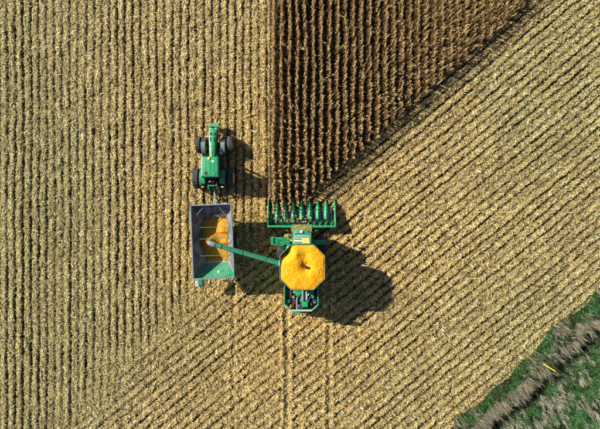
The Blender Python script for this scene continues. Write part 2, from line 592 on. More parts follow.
big = RNG.random(n)
L = 0.05 + 0.20 * big ** 2.6 + 0.05 * RNG.random(n) + (RNG.random(n) < 0.03) * RNG.uniform(0.15, 0.40, n)
Wd = 0.018 + 0.035 * RNG.random(n) ** 2 + (RNG.random(n) < 0.12) * 0.035
ang = RNG.uniform(0, 2 * math.pi, n)
pitch = RNG.normal(0.0, 0.30, n); roll = RNG.normal(0.0, 0.45, n)
zz = z + 0.012 + 0.05 * RNG.random(n) ** 2 + np.abs(np.sin(pitch)) * L * 0.4
P, F = quad_strips(x, y, zz, ang, L, Wd, pitch, roll)
ci = RNG.choice(len(PAL), n, p=PW)
col = PAL[ci] * RNG.uniform(0.75, 1.2, (n, 1))
col = tint(x, y, col)
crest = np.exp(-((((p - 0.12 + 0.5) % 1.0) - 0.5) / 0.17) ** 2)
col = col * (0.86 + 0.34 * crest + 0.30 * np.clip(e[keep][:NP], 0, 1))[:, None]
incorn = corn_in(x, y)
col = np.where(incorn[:, None], col * np.array([0.42, 0.32, 0.25]), col)  # shade between the corn rows put into the straw colour
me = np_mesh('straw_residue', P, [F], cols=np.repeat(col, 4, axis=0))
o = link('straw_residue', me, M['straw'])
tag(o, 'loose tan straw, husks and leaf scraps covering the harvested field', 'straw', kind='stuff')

# standing stubble: short cut stalks along every harvested row
def stubble_points():
    out = []
    # upright rows
    for k in range(-42, 46):
        xr = X0 + k * ROW - 0.13 - 0.0
        yy = np.arange(-24.5, 24.5, 0.15)
        yy = yy + RNG.uniform(-0.05, 0.05, len(yy))
        xx = np.full(len(yy), xr) + RNG.normal(0, 0.03, len(yy))
        s = diag_side(xx, yy) + 2.2 * (vn(xx * 0.22, yy * 0.22, 3, 5) - 0.5) * (xx < -3.5)
        ok = (s < 0.0) & ~corn_in(xx, yy + 0.3)
        out.append(np.stack([xx[ok], yy[ok]], 1))
    cd, sn = math.cos(DT), math.sin(DT)
    for k in range(-60, 62):
        al = np.arange(-45, 45, 0.15)
        al = al + RNG.uniform(-0.05, 0.05, len(al))
        v = -(k + 0.38) * ROW + RNG.normal(0, 0.03, len(al))
        xx = al * cd - v * sn; yy = al * sn + v * cd
        wob2 = 0.35 * (vn(xx * 0.12, yy * 0.12, 40, 12) - 0.5)
        v = v + wob2 * ROW
        xx = al * cd - v * sn; yy = al * sn + v * cd
        ok = (np.abs(xx) < 33) & (np.abs(yy) < 24.5)
        xx = xx[ok]; yy = yy[ok]
        s = diag_side(xx, yy) + 2.2 * (vn(xx * 0.22, yy * 0.22, 3, 5) - 0.5) * (xx < -3.5)
        ok = (s > 0.0) & ~corn_in(xx, yy) & (verge_d(xx, yy) < -0.2)
        out.append(np.stack([xx[ok], yy[ok]], 1))
    return np.concatenate(out)
S = stubble_points()
p, a, w = rows(S[:, 0], S[:, 1])
t, e, tc_ = track(S[:, 0], S[:, 1])
ok = RNG.random(len(S)) < np.clip(0.35 + 0.6 * a, 0, 1) * (1 - 0.9 * t)
# not under the wheels or the machines' belly
ok &= ~((np.abs(S[:, 0] - 0.15) < 2.6) & (S[:, 1] > -9) & (S[:, 1] < 1.3))
S = S[ok]; a = a[ok]
n = len(S)
z = height(S[:, 0], S[:, 1])
hgt = RNG.uniform(0.10, 0.24, n) * (0.75 + 0.35 * np.clip(a, 0, 1))
r = RNG.uniform(0.013, 0.02, n)
lean = RNG.normal(0, 0.06, (n, 2))
a0 = RNG.uniform(0, 6.28, n)
P = np.empty((n, 6, 3), dtype=np.float32)
for j in range(3):
    aa = a0 + j * 2.0944
    P[:, j, 0] = S[:, 0] + r * np.cos(aa); P[:, j, 1] = S[:, 1] + r * np.sin(aa); P[:, j, 2] = z - 0.03
    P[:, 3 + j, 0] = S[:, 0] + lean[:, 0] + r * np.cos(aa); P[:, 3 + j, 1] = S[:, 1] + lean[:, 1] + r * np.sin(aa); P[:, 3 + j, 2] = z + hgt
base = (np.arange(n) * 6)[:, None]
F4 = np.concatenate([base + np.array([[j, (j + 1) % 3, 3 + (j + 1) % 3, 3 + j]]) for j in range(3)])
F3 = base + np.array([[3, 4, 5]])
col = PAL[RNG.choice([0, 2, 4, 7, 1], n)] * RNG.uniform(0.85, 1.25, (n, 1))
col = tint(S[:, 0], S[:, 1], col)
me = np_mesh('corn_stubble', P.reshape(-1, 3), [F4, F3], cols=np.repeat(col, 6, axis=0))
o = link('corn_stubble', me, M['straw'])
tag(o, 'short cut corn stalks standing in rows across the harvested field', 'stubble', kind='stuff')

# ------------------------------------------------------------------ standing corn, one object for each row
def plant_template(rs):
    vs = []; fs = []; cs = []
    H = rs.uniform(1.72, 1.98)
    lx, ly = rs.normal(0, 0.03), rs.normal(0, 0.05)
    def add(pts, col):
        o = len(vs)
        vs.extend(pts); cs.extend([col] * len(pts)); return o
    stalk = (0.40, 0.30, 0.13)
    o = add([(0.015 * math.cos(q * 2.0944), 0.015 * math.sin(q * 2.0944), 0) for q in range(3)] +
            [(lx + 0.008 * math.cos(q * 2.0944), ly + 0.008 * math.sin(q * 2.0944), H) for q in range(3)], stalk)
    for j in range(3):
        k = (j + 1) % 3
        fs.append((o + j, o + k, o + 3 + k, o + 3 + j))
    side = rs.uniform(-0.5, 0.5)
    for i in range(17):
        low = i < 11                                       # broad brown lower leaves, darkened to carry row-gap shade; narrow pale upper ones
        h = H * ((0.12 + 0.041 * i) if low else (0.66 + 0.055 * (i - 11))) + rs.uniform(-0.04, 0.04)
        az = side + math.pi * (i % 2) + rs.normal(0, 0.55) + (rs.uniform(-0.9, 0.9) if low else math.pi / 2)
        Ln = rs.uniform(0.28, 0.46) * (0.85 if low else (0.46 if i < 14 else 0.32))
        wd = rs.uniform(0.05, 0.085) if low else rs.uniform(0.026, 0.045)
        up = rs.uniform(0.05, 0.16)
        droop = rs.uniform(0.2, 0.55)
        bx_, by_ = lx * h / H, ly * h / H
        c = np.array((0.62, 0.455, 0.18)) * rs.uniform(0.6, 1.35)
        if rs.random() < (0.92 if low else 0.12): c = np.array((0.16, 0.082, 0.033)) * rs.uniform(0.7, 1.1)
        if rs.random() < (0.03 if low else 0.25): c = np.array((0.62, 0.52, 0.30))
        tw = rs.uniform(-0.5, 0.5)
        pts = []
        for s_, rr, dz, ww in ((0, 0.0, 0.0, 0.5), (1, 0.32, up, 1.0), (2, 0.62, up - 0.35 * droop, 0.9), (3, 0.78, up - droop, 0.25)):
            px = bx_ + math.cos(az) * rr * Ln; py = by_ + math.sin(az) * rr * Ln
            nx_ = -math.sin(az) * wd * 0.5 * ww; ny_ = math.cos(az) * wd * 0.5 * ww
            tz = tw * wd * 0.5 * ww * s_ * 0.5
            pts += [(px - nx_, py - ny_, h + dz - tz), (px + nx_, py + ny_, h + dz + tz)]
        o = add(pts, tuple(c))
        for q in range(3):
            fs.append((o + 2 * q, o + 2 * q + 1, o + 2 * q + 3, o + 2 * q + 2))
    for i in range(4):                                     # tassel
        az = rs.uniform(0, 6.28); le = rs.uniform(0.08, 0.16); el = rs.uniform(0.5, 1.3)
        tip = (lx + le * math.cos(az) * math.cos(el), ly + le * math.sin(az) * math.cos(el), H + le * math.sin(el))
        q = 0.012
        o = add([(lx - q, ly, H - 0.02), (lx + q, ly, H - 0.02), (tip[0] + q, tip[1] + q, tip[2]), (tip[0] - q, tip[1] - q, tip[2])], (0.56, 0.43, 0.20))
        fs.append((o, o + 1, o + 2, o + 3))
    az = rs.uniform(0, 6.28)                               # hanging ear in its husk
    o = add([(0.03 * math.cos(az), 0.03 * math.sin(az), 0.8), (0.05 * math.cos(az + 0.9), 0.05 * math.sin(az + 0.9), 0.75),
             (0.15 * math.cos(az + 0.2), 0.15 * math.sin(az + 0.2), 0.62), (0.16 * math.cos(az - 0.2), 0.16 * math.sin(az - 0.2), 0.64)], (0.60, 0.52, 0.33))
    fs.append((o, o + 1, o + 2, o + 3))
    return np.array(vs), np.array(fs), np.array(cs)
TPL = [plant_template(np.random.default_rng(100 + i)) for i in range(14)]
ORD = ['first', 'second', 'third', 'fourth', 'fifth', 'sixth', 'seventh', 'eighth', 'ninth', 'tenth', 'eleventh', 'twelfth', 'thirteenth',
       'fourteenth', 'fifteenth', 'sixteenth', 'seventeenth', 'eighteenth', 'nineteenth', 'twentieth', 'twenty-first', 'twenty-second',
       'twenty-third', 'twenty-fourth', 'twenty-fifth', 'twenty-sixth', 'twenty-seventh', 'twenty-eighth', 'twenty-ninth', 'thirtieth',
       'thirty-first', 'thirty-second', 'thirty-third', 'thirty-fourth']
row_start = {0: 0.15, 1: 0.0, 2: 0.35, 3: 0.75, 4: 1.0, 5: 2.2}
for k in range(32):
    xr = X0 + k * ROW
    y0 = row_start.get(k, edge_y(xr) + 0.2 * math.sin(k * 2.3))
    yy = y0
    VS = []; FS = []; CS = []; off = 0
    while yy < 25.0:
        if random.random() < 0.94:
            V0, F0, C0 = TPL[random.randrange(len(TPL))]
            a = random.choice((0, math.pi)) + random.gauss(0, 0.25)
            sc = random.uniform(0.86, 1.08)
            if yy < y0 + 0.8: sc *= random.uniform(0.8, 1.0)
            ca, sa = math.cos(a) * sc, math.sin(a) * sc
            px = xr + random.gauss(0, 0.025) + 0.05 * math.sin(yy * 0.7 + k)
            ti, tj = random.gauss(0, 0.035), random.gauss(0, 0.05)
            if random.random() < 0.035: ti, tj = random.uniform(-0.45, 0.45), random.uniform(-0.4, 0.4)
            Vt = np.empty_like(V0)
            Vt[:, 2] = V0[:, 2] * sc
            Vt[:, 0] = V0[:, 0] * ca - V0[:, 1] * sa + px + ti * Vt[:, 2]
            Vt[:, 1] = V0[:, 0] * sa + V0[:, 1] * ca + yy + tj * Vt[:, 2]
            Vt[:, 2] += -0.05
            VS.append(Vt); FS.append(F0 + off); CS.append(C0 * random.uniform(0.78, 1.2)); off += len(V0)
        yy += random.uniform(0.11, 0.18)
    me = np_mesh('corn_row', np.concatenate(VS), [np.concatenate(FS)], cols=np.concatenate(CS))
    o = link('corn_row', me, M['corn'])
    if k == 0: lab = 'leftmost row of uncut dry corn, along the harvested strip beside the tractor'
    elif k == 31: lab = 'shortest row of uncut dry corn at the top right end of the slanting edge'
    elif k < 5: lab = ORD[k] + ' row of uncut dry corn from the left, running into the header'
    else: lab = ORD[k] + ' row of uncut dry corn counted from the left edge'
    tag(o, lab, 'corn row', 'rows of standing dry corn')

# ------------------------------------------------------------------ verge: green grass, tall dry grass, marker post
def blades(name, x, y, hgt, wid, lean_dir, lean, cols, label, cat):
    n = len(x)
    z = height(x, y)
    az = RNG.uniform(0, 6.28, n)
    dx = np.cos(az) * wid * 0.5; dy = np.sin(az) * wid * 0.5
    la = lean_dir; lx = np.cos(la) * lean * hgt; ly = np.sin(la) * lean * hgt
    P = np.empty((n, 6, 3), dtype=np.float32)
    for i, (q, ww, zz) in enumerate(((0, 1, 0), (0.4, 0.85, 0.6), (1.0, 0.22, 0.97))):
        for j, s in enumerate((-1, 1)):
            P[:, 2 * i + j, 0] = x + lx * q + s * dx * ww
            P[:, 2 * i + j, 1] = y + ly * q + s * dy * ww
            P[:, 2 * i + j, 2] = z - 0.02 + hgt * zz
    base = (np.arange(n) * 6)[:, None]
    F = np.concatenate([base + np.array([[0, 1, 3, 2]]), base + np.array([[2, 3, 5, 4]])])
    me = np_mesh(name, P.reshape(-1, 3), [F], cols=np.repeat(cols, 6, axis=0))
    o = link(name, me, M['blade'])
    tag(o, label, cat, kind='stuff')
    return o

def scatter(nn):
    x = RNG.uniform(11, 33, nn); y = RNG.uniform(-24.5, 0, nn)
    return x, y, verge_d(x, y)

# green strip + rough green ground beyond the dry ridge
x, y, d = scatter(420000)
clump = vn(x * 1.1, y * 1.1, 5, 55)
cl2 = vn(x * 2.6, y * 2.6, 25, 5)
along = (x * 0.727 + y * 0.686)
strip = np.exp(-((d - 0.75) / 0.6) ** 2) * (0.35 + 0.9 * smooth(0.35, 0.6, vn(along * 0.28, d * 0.5, 8, 3)))
far = smooth(2.9, 3.9, d) * (0.30 + 0.75 * cl2)
dens = np.clip(np.maximum(strip, far), 0, 1)
ok = (RNG.random(len(x)) < dens) & (d > -0.25)
x = x[ok]; y = y[ok]; d = d[ok]; clump = clump[ok]
n = len(x)
gc = np.array([[0.030, 0.125, 0.036], [0.020, 0.090, 0.034], [0.055, 0.15, 0.042], [0.024, 0.065, 0.024]])[RNG.integers(0, 4, n)] * RNG.uniform(0.7, 1.4, (n, 1))
gc = gc * (0.35 + 1.5 * smooth(0.2, 0.85, 0.5 * clump + 0.5 * vn(x * 3.1, y * 3.1, 44, 4)))[:, None]
gc = np.where((RNG.random(n) < 0.10)[:, None], np.array([0.30, 0.25, 0.14]), gc)
blades('green_grass', x, y, RNG.uniform(0.12, 0.34, n) * (0.7 + 0.6 * clump), RNG.uniform(0.018, 0.045, n), RNG.uniform(0, 6.28, n),
       RNG.uniform(0.1, 0.7, n), gc, 'lush green grass along the field edge and beyond the ditch', 'grass')

# tall bleached grass on the bank
x, y, d = scatter(330000)
tuft = vn(x * 1.7, y * 1.7, 3, 40)
along = (x * 0.727 + y * 0.686)
bandw = 0.50 + 0.32 * vn(along * 0.3, along * 0, 60, 1)
tuft = 0.5 * tuft + 0.5 * vn(x * 3.4, y * 3.4, 13, 42)
dens = np.exp(-(np.abs(d - 1.95) / bandw) ** 3) * (0.05 + 0.75 * smooth(0.42, 0.64, tuft))
dens = np.maximum(dens, 0.16 * smooth(0.5, 0.75, vn(x * 0.9, y * 0.9, 90, 40)) * (d > -0.1) * (d < 1.4))
ok = RNG.random(len(x)) < dens
x = x[ok]; y = y[ok]; tuft = tuft[ok]; d = d[ok]
n = len(x)
dc = np.array([[0.33, 0.30, 0.245], [0.22, 0.195, 0.155], [0.44, 0.41, 0.345], [0.10, 0.085, 0.065]])[RNG.integers(0, 4, n)] * RNG.uniform(0.7, 1.25, (n, 1))
dc = np.where((RNG.random(n) < 0.16)[:, None], np.array([0.05, 0.10, 0.035]), dc)
dc = np.where((RNG.random(n) < 0.12)[:, None], np.array([0.30, 0.20, 0.10]), dc)
tl = (vn(x * 1.7, y * 1.7, 33, 44) - 0.5) * 2.0 - 1.0
blades('tall_dry_grass', x, y, RNG.uniform(0.45, 1.0, n) * (0.6 + 0.6 * tuft), RNG.uniform(0.012, 0.03, n), tl + RNG.normal(0, 0.75, n),
       RNG.uniform(0.15, 0.6, n), dc, 'tall bleached grey-brown grass in a band along the ditch bank', 'grass')

# pale tufts streaked through the rough ground beyond the ditch
x, y, d = scatter(300000)
st = 0.6 * vn((x * 0.90 + y * 0.43) * 5.0, (-x * 0.43 + y * 0.90) * 1.6, 3, 14) + 0.4 * vn(x * 0.8, y * 0.8, 33, 54)
ok = (RNG.random(len(x)) < 0.55 * smooth(0.45, 0.66, st) * smooth(3.2, 4.0, d))
x = x[ok]; y = y[ok]
n = len(x)
pc = np.array([[0.44, 0.42, 0.34], [0.33, 0.31, 0.25], [0.52, 0.49, 0.42], [0.28, 0.24, 0.18]])[RNG.integers(0, 4, n)] * RNG.uniform(0.75, 1.2, (n, 1))
blades('pale_dry_tufts', x, y, RNG.uniform(0.15, 0.45, n), RNG.uniform(0.012, 0.032, n), RNG.normal(-1.1, 0.6, n),
       RNG.uniform(0.3, 1.0, n), pc, 'pale dry grass tufts in streaks over the green ground beyond the ditch', 'grass')

def rotated(pts, rz):
    c, s = math.cos(rz), math.sin(rz)
    return [(q[0] * c - q[1] * s, q[0] * s + q[1] * c) for q in pts]
mp = empty('marker_post', (23.6, -14.5, float(height(np.array([23.6]), np.array([-14.5]))[0]) - 0.05))
MB().tube([(0, 0, 0), (0.02, 0, 1.2), (0.04, -0.01, 2.0)], 0.05, 12).build('post', M['post_yellow'], mp, smooth=True)
MB().lathe_z([(0, 0.052), (0.05, 0.056), (0.09, 0.035), (0.10, 0.005)], 12, (0.04, -0.01, 2.0)).build('post_cap', M['post_yellow'], mp, smooth=True)
tag(mp, 'yellow marker post standing in the tall dry grass by the ditch', 'post')

# ------------------------------------------------------------------ wheels
def tyre_mesh(Rr, w, rim, lugs=20, name='tyre'):
    m = MB()
    prof = [(-w * 0.40, rim), (-w * 0.48, rim + (Rr - rim) * 0.35), (-w * 0.50, Rr * 0.86), (-w * 0.44, Rr * 0.935), (-w * 0.2, Rr * 0.95),
            (w * 0.2, Rr * 0.95), (w * 0.44, Rr * 0.935), (w * 0.50, Rr * 0.86), (w * 0.48, rim + (Rr - rim) * 0.35), (w * 0.40, rim)]
    n = 40
    loops = [[(x_, r_ * math.cos(2 * math.pi * k / n), r_ * math.sin(2 * math.pi * k / n)) for k in range(n)] for (x_, r_) in prof]
    m.loft(loops, cap=False)
    m.add([p_ for p_ in loops[0]] + [p_ for p_ in loops[-1]], [(k, (k + 1) % n, n + (k + 1) % n, n + k) for k in range(n)])
    for i in range(lugs):
        for s in (-1, 1):
            a0 = 2 * math.pi * (i + (0.5 if s > 0 else 0)) / lugs
            vs = []
            for (rr_) in (Rr * 0.92, Rr):
                for (xx_, da, half) in ((-0.03 * w * s, 0.0, 0.030), (0.51 * w * s, -0.17, 0.044)):
                    for sg in (-1, 1):
                        ang_ = a0 + da + sg * half * 1.0 / Rr
                        drop = 0.03 * Rr if abs(xx_) > 0.3 * w else 0
                        vs.append((xx_, (rr_ - drop) * math.cos(ang_), (rr_ - drop) * math.sin(ang_)))
            m.add(vs, [(0, 1, 3, 2), (4, 6, 7, 5), (0, 4, 5, 1), (2, 3, 7, 6), (0, 2, 6, 4), (1, 5, 7, 3)])
    return m.mesh(name, M['rubber'], smooth=True)

def rim_mesh(rim, w):
    m = MB()
    n = 32
    r = rim * 1.02
    # outer face at +x: barrel, dished disc
    prof = [(-w * 0.40, r), (-w * 0.42, r * 0.93), (-w * 0.10, r * 0.86), (w * 0.06, r * 0.55), (w * 0.06, r * 0.2), (w * 0.10, 0.02)]
    prof2 = [(w * 0.10, 0.02), (w * 0.16, r * 0.2), (w * 0.14, r * 0.55), (w * 0.20, r * 0.86), (w * 0.43, r * 0.93), (w * 0.41, r)]
    for pf in (prof, prof2):
        loops = [[(x_, r_ * math.cos(2 * math.pi * k / n), r_ * math.sin(2 * math.pi * k / n)) for k in range(n)] for (x_, r_) in pf]
        m.loft(loops, cap=False)
    return m.mesh('rim', M['yellow'], smooth=True)

def hub_mesh(rim, w):
    m = MB()
    m.lathe_x([(-w * 0.45, rim * 0.14), (w * 0.20, rim * 0.2), (w * 0.32, rim * 0.19), (w * 0.34, rim * 0.1)], 18)
    for i in range(8):
        a_ = 2 * math.pi * i / 8
        m.lathe_x([(w * 0.10, 0.025), (w * 0.2, 0.025)], 6, (0, rim * 0.38 * math.cos(a_), rim * 0.38 * math.sin(a_)))
    return m.mesh('wheel', M['yellow'], smooth=True)

_wm = {}
def wheel(parent, loc, Rr, w, side, label=None):
    key = (Rr, w)
    if key not in _wm:
        rim_r = Rr * 0.52
        _wm[key] = (hub_mesh(rim_r, w), tyre_mesh(Rr, w, rim_r, 20 if Rr > 0.75 else 16), rim_mesh(rim_r, w))
    hm, tm, rm = _wm[key]
    o = link('wheel', hm, None, parent)
    o.location = loc
    o.rotation_euler = (random.uniform(0, 1.0), 0, 0 if side > 0 else math.pi)
    link('tyre', tm, None, o)
    link('rim', rm, None, o)
    if label: o['label'] = label
    return o

# ------------------------------------------------------------------ tractor
TX, TY = -8.17, 3.45
T = empty('tractor', (TX, TY, 0))
tag(T, 'green tractor with eight dual wheels and yellow rims, hitched to the grain cart', 'tractor')
for s in (-1, 1):
    wheel(T, (s * 1.02, 0, 0.98), 1.0, 0.50, s)
    wheel(T, (s * 1.66, 0, 0.98), 1.0, 0.50, s)
    wheel(T, (s * 0.92, 3.10, 0.80), 0.82, 0.42, s)
    wheel(T, (s * 1.50, 3.22, 0.80), 0.82, 0.42, s)
MB().tube([(-1.7, 0, 0.98), (1.7, 0, 0.98)], 0.13, 12).build('rear_axle', M['black'], T, smooth=True)
MB().tube([(-1.5, 3.15, 0.80), (1.5, 3.15, 0.80)], 0.10, 12).box((0, 3.15, 0.85), (0.9, 0.35, 0.3)).build('front_axle', M['black'], T)
ch = MB()
ch.box((0, 0.2, 1.05), (0.75, 1.8, 0.75)); ch.box((0, 2.3, 0.95), (0.5, 3.2, 0.5))
ch.build('chassis', M['black'], T, bevel=0.03)
# bonnet: narrows towards the cab, rounded top
def hood_sec(y_, hw, z0, z1, cr):
    pts = []
    pr = [(-hw, z0), (-hw, z1 - cr), (-hw + cr * 0.35, z1 - cr * 0.35), (-hw * 0.45, z1 - 0.01), (hw * 0.45, z1 - 0.01), (hw - cr * 0.35, z1 - cr * 0.35), (hw, z1 - cr), (hw, z0)]
    return [(px, y_, pz) for px, pz in pr]
hd = MB()
hd.loft([hood_sec(1.75, 0.27, 1.2, 2.12, 0.16), hood_sec(2.6, 0.30, 1.15, 2.07, 0.16), hood_sec(3.6, 0.36, 1.0, 1.95, 0.16),
         hood_sec(4.3, 0.42, 0.9, 1.82, 0.18), hood_sec(4.6, 0.42, 0.85, 1.68, 0.22), hood_sec(4.68, 0.38, 0.9, 1.5, 0.25)])
hood = hd.build('bonnet', M['green'], T, bevel=0.015, smooth=True)
for s in (-1, 1):
    for (y_, ln) in ((3.55, 0.42), (4.08, 0.26)):
        zz_ = 2.07 - (y_ - 2.6) * 0.12 + 0.006
        MB().box((s * 0.17, y_, zz_ - 0.006), (0.10, ln, 0.03), rx=-0.13).build('vent', M['black'], hood)
    MB().plate([(s * 0.405, 3.5, 1.15), (s * 0.425, 4.4, 1.1), (s * 0.425, 4.4, 1.5), (s * 0.405, 3.5, 1.6)], 0.02).build('side_grille', M['black'], hood)
MB().box((0, 4.64, 1.15), (0.62, 0.14, 0.5)).build('front_grille', M['black'], hood, bevel=0.02)
for s in (-1, 1):
    MB().box((s * 0.27, 4.64, 1.52), (0.16, 0.12, 0.10)).build('headlight', M['white'], hood, bevel=0.02)
MB().box((0, 2.2, 2.105), (0.06, 0.8, 0.02), rx=-0.06).build('bonnet_ridge', M['green'], hood, bevel=0.005)
# suitcase weights hung on the nose
wb = MB().box((0, 4.83, 0.95), (0.70, 0.14, 0.28)).build('weight_bracket', M['green'], T, bevel=0.02)
for i in range(10):
    MB().box((-0.42 + i * 0.0933, 5.02, 0.95), (0.083, 0.36, 0.62)).build('front_weight', M['green'], wb, bevel=0.02)
# front mudguards over the inner front wheels
def arc_guard(cx, cy, cz, rad, w, a0, a1, t=0.03, n=8):
    m = MB(); loops = []
    for k in range(n + 1):
        a_ = R(a0 + (a1 - a0) * k / n)
        y_, z_ = math.cos(a_), math.sin(a_)
        loops.append([(cx - w / 2, cy + rad * y_, cz + rad * z_), (cx + w / 2, cy + rad * y_, cz + rad * z_),
                      (cx + w / 2, cy + (rad + t) * y_, cz + (rad + t) * z_), (cx - w / 2, cy + (rad + t) * y_, cz + (rad + t) * z_)])
    return m.loft(loops)
for s in (-1, 1):
    arc_guard(s * 0.92, 3.10, 0.80, 0.88, 0.40, 75, 165).build('front_mudguard', M['rim_steel'], T, bevel=0.01, smooth=True)
    arc_guard(s * 0.92, 0, 0.98, 1.07, 0.50, 52, 122, 0.04).build('rear_mudguard', M['green'], T, bevel=0.015, smooth=True)
# cab
cab = MB()
for (px, py, qx, qy) in ((-0.72, 1.55, -0.70, 1.50), (0.72, 1.55, 0.70, 1.50), (-0.78, 0.55, -0.78, 0.55), (0.78, 0.55, 0.78, 0.55), (-0.68, -0.18, -0.72, -0.05), (0.68, -0.18, 0.72, -0.05)):
    cab.tube([(px, py, 1.3), (qx, qy, 2.95)], 0.05, 8)
cab.box((0, 0.7, 1.35), (1.5, 1.8, 0.35))
cabo = cab.build('cab', M['black'], T, bevel=0.01)
def pane(pts, name='window_pane'):
    return MB().plate(pts, 0.02).build(name, M['glass'], cabo)
pane([(-0.66, 1.57, 1.5), (0.66, 1.57, 1.5), (0.64, 1.52, 2.92), (-0.64, 1.52, 2.92)], 'windscreen')
pane([(-0.62, -0.17, 1.7), (0.62, -0.17, 1.7), (0.66, -0.07, 2.92), (-0.66, -0.07, 2.92)], 'rear_window')
for s in (-1, 1):
    pane([(s * 0.76, 0.62, 1.5), (s * 0.72, 1.48, 1.5), (s * 0.71, 1.44, 2.92), (s * 0.77, 0.62, 2.92)])
    pane([(s * 0.76, 0.48, 1.6), (s * 0.70, -0.12, 1.7), (s * 0.73, 0.0, 2.92), (s * 0.77, 0.48, 2.92)])
rf = MB()
rf.loft([[(x_, y_, z_) for x_, y_ in rrect(0.82 * k, 0.93 * k2, 0.18, 4, 0, 0.86)] for (k, k2, z_) in ((0.93, 0.95, 2.93), (1.0, 1.0, 3.0), (1.0, 1.0, 3.12), (0.94, 0.95, 3.19), (0.80, 0.84, 3.22))])
roof = rf.build('roof', M['green'], cabo, smooth=True)
for xx_ in (-0.36, 0.0, 0.36):
    MB().box((xx_, 0.75, 3.228), (0.05, 1.25, 0.03)).build('roof_rib', M['green'], cabo, bevel=0.008)
MB().box((0.30, 1.36, 3.235), (0.22, 0.16, 0.05)).build('roof_hatch', M['white'], cabo, bevel=0.015)
MB().lathe_z([(0, 0.13), (0.05, 0.14), (0.10, 0.09), (0.12, 0.01)], 16, (-0.05, 1.62, 3.19)).build('receiver_dome', M['yellow'], cabo, smooth=True)
for s in (-1, 1):
    for y_ in (1.74, -0.03):
        MB().box((s * 0.55, y_, 3.05), (0.18, 0.08, 0.09)).build('work_light', M['white'], cabo, bevel=0.015)
    MB().lathe_z([(0, 0.05), (0.1, 0.05), (0.13, 0.03)], 10, (s * 0.74, 0.02, 3.14)).build('beacon', M['amber'], cabo, smooth=True)
    mr_ = MB().tube([(s * 0.78, 1.5, 2.7), (s * 1.12, 1.62, 2.72)], 0.018, 6).build('mirror_arm', M['black'], cabo)
    MB().box((s * 1.18, 1.62, 2.58), (0.20, 0.07, 0.36)).build('mirror', M['black'], cabo, bevel=0.02)
MB().tube([(-0.6, 0.3, 3.2), (-0.62, 0.28, 4.0)], [0.012, 0.004], 5).build('antenna', M['black'], cabo)
# exhaust, air intake, steps, tank
ex = MB().tube([(0.62, 1.88, 1.4), (0.62, 1.88, 2.2), (0.62, 1.88, 2.9), (0.66, 1.82, 3.10)], [0.11, 0.11, 0.07, 0.065], 12)
ex.build('exhaust_stack', M['black'], T, smooth=True)
MB().tube([(0.68, 2.2, 1.35), (0.68, 2.75, 1.35)], 0.17, 14).build('exhaust_filter', M['steel'], T, smooth=True)
MB().box((-0.62, 1.35, 0.95), (0.5, 1.1, 0.6)).build('fuel_tank', M['green'], T, bevel=0.06)
MB().box((0.62, 1.45, 0.95), (0.45, 0.8, 0.55)).build('battery_box', M['black'], T, bevel=0.04)
stp = MB()
for i in range(4):
    stp.box((-0.98, 1.62, 0.45 + i * 0.27), (0.36, 0.3, 0.03))
stp.box((-0.82, 1.62, 0.85), (0.04, 0.04, 1.0))
stp.build('steps', M['black'], T)
# rear linkage
hl = MB()
hl.box((0, -0.75, 1.75), (0.9, 0.12, 0.14)); hl.build('rear_crossbar', M['green'], T, bevel=0.02)
for s in (-1, 1):
    MB().tube([(s * 0.42, -0.35, 1.75), (s * 0.42, -1.05, 1.62), (s * 0.44, -1.12, 1.2)], 0.05, 8).build('lift_arm', M['green'], T, smooth=True)
    MB().tube([(s * 0.40, -0.3, 0.75), (s * 0.45, -1.35, 0.72)], 0.05, 8).build('lower_link', M['green'], T, smooth=True)
    MB().box((s * 0.92, -0.88, 1.80), (0.24, 0.06, 0.12)).build('tail_light', M['white'], T, bevel=0.01)
MB().box((0, -0.22, 1.93), (0.5, 0.24, 0.5)).build('hydraulic_block', M['black'], T, bevel=0.02)
MB().box((0.13, -0.42, 2.2), (0.20, 0.10, 0.06)).build('red_coupler', M['red'], T, bevel=0.01)
MB().box((-0.18, -0.40, 2.18), (0.14, 0.10, 0.05)).build('hydraulic_coupler', M['cream'], T, bevel=0.01)
MB().box((0.02, -0.95, 0.52), (0.16, 1.0, 0.07)).build('drawbar', M['black'], T, bevel=0.01)
for i, (xa, xb, mm) in enumerate(((0.16, 0.30, 'black'), (-0.10, 0.12, 'black'))):
    MB().tube([(xa, -0.45, 2.1), (xa + 0.08, -0.9, 1.9), (xb, -1.5, 1.0), (xb - 0.1, -2.1, 1.0)], 0.022, 6).build('hose', M[mm], T, smooth=True)

# ------------------------------------------------------------------ grain cart
G = empty('grain_cart', (-7.90, -2.43, 0), R(2.3))
tag(G, 'open green grain cart with sloping dark hopper, being filled by the auger', 'cart')
hx, hy, zr = 1.80, 3.28, 3.40
zl, zs_ = 2.45, 0.85            # bottom of upright walls (sides), floor
zf = 2.95                       # bottom of upright walls (front/rear)
fx_, fy_ = 0.45, 0.95
TH = 0.05
hop = MB()
hop.plate([(-fx_, -fy_, zs_), (fx_, -fy_, zs_), (fx_, fy_, zs_), (-fx_, fy_, zs_)], TH)
hopper = hop.build('hopper', M['hopper'], G)
def hpanel(pts, m_, name='hopper_panel', t=TH):
    # pts listed so that the normal looks into the hopper
    P_ = [Vector(q) for q in pts]
    nrm = (P_[1] - P_[0]).cross(P_[2] - P_[0])
    cen = sum(P_, Vector()) / len(P_)
    if nrm.dot(Vector((0, 0, 2.6)) - cen) < 0: pts = list(reversed(pts))
    return MB().plate(pts, t).build(name, m_, hopper)
zc = zf
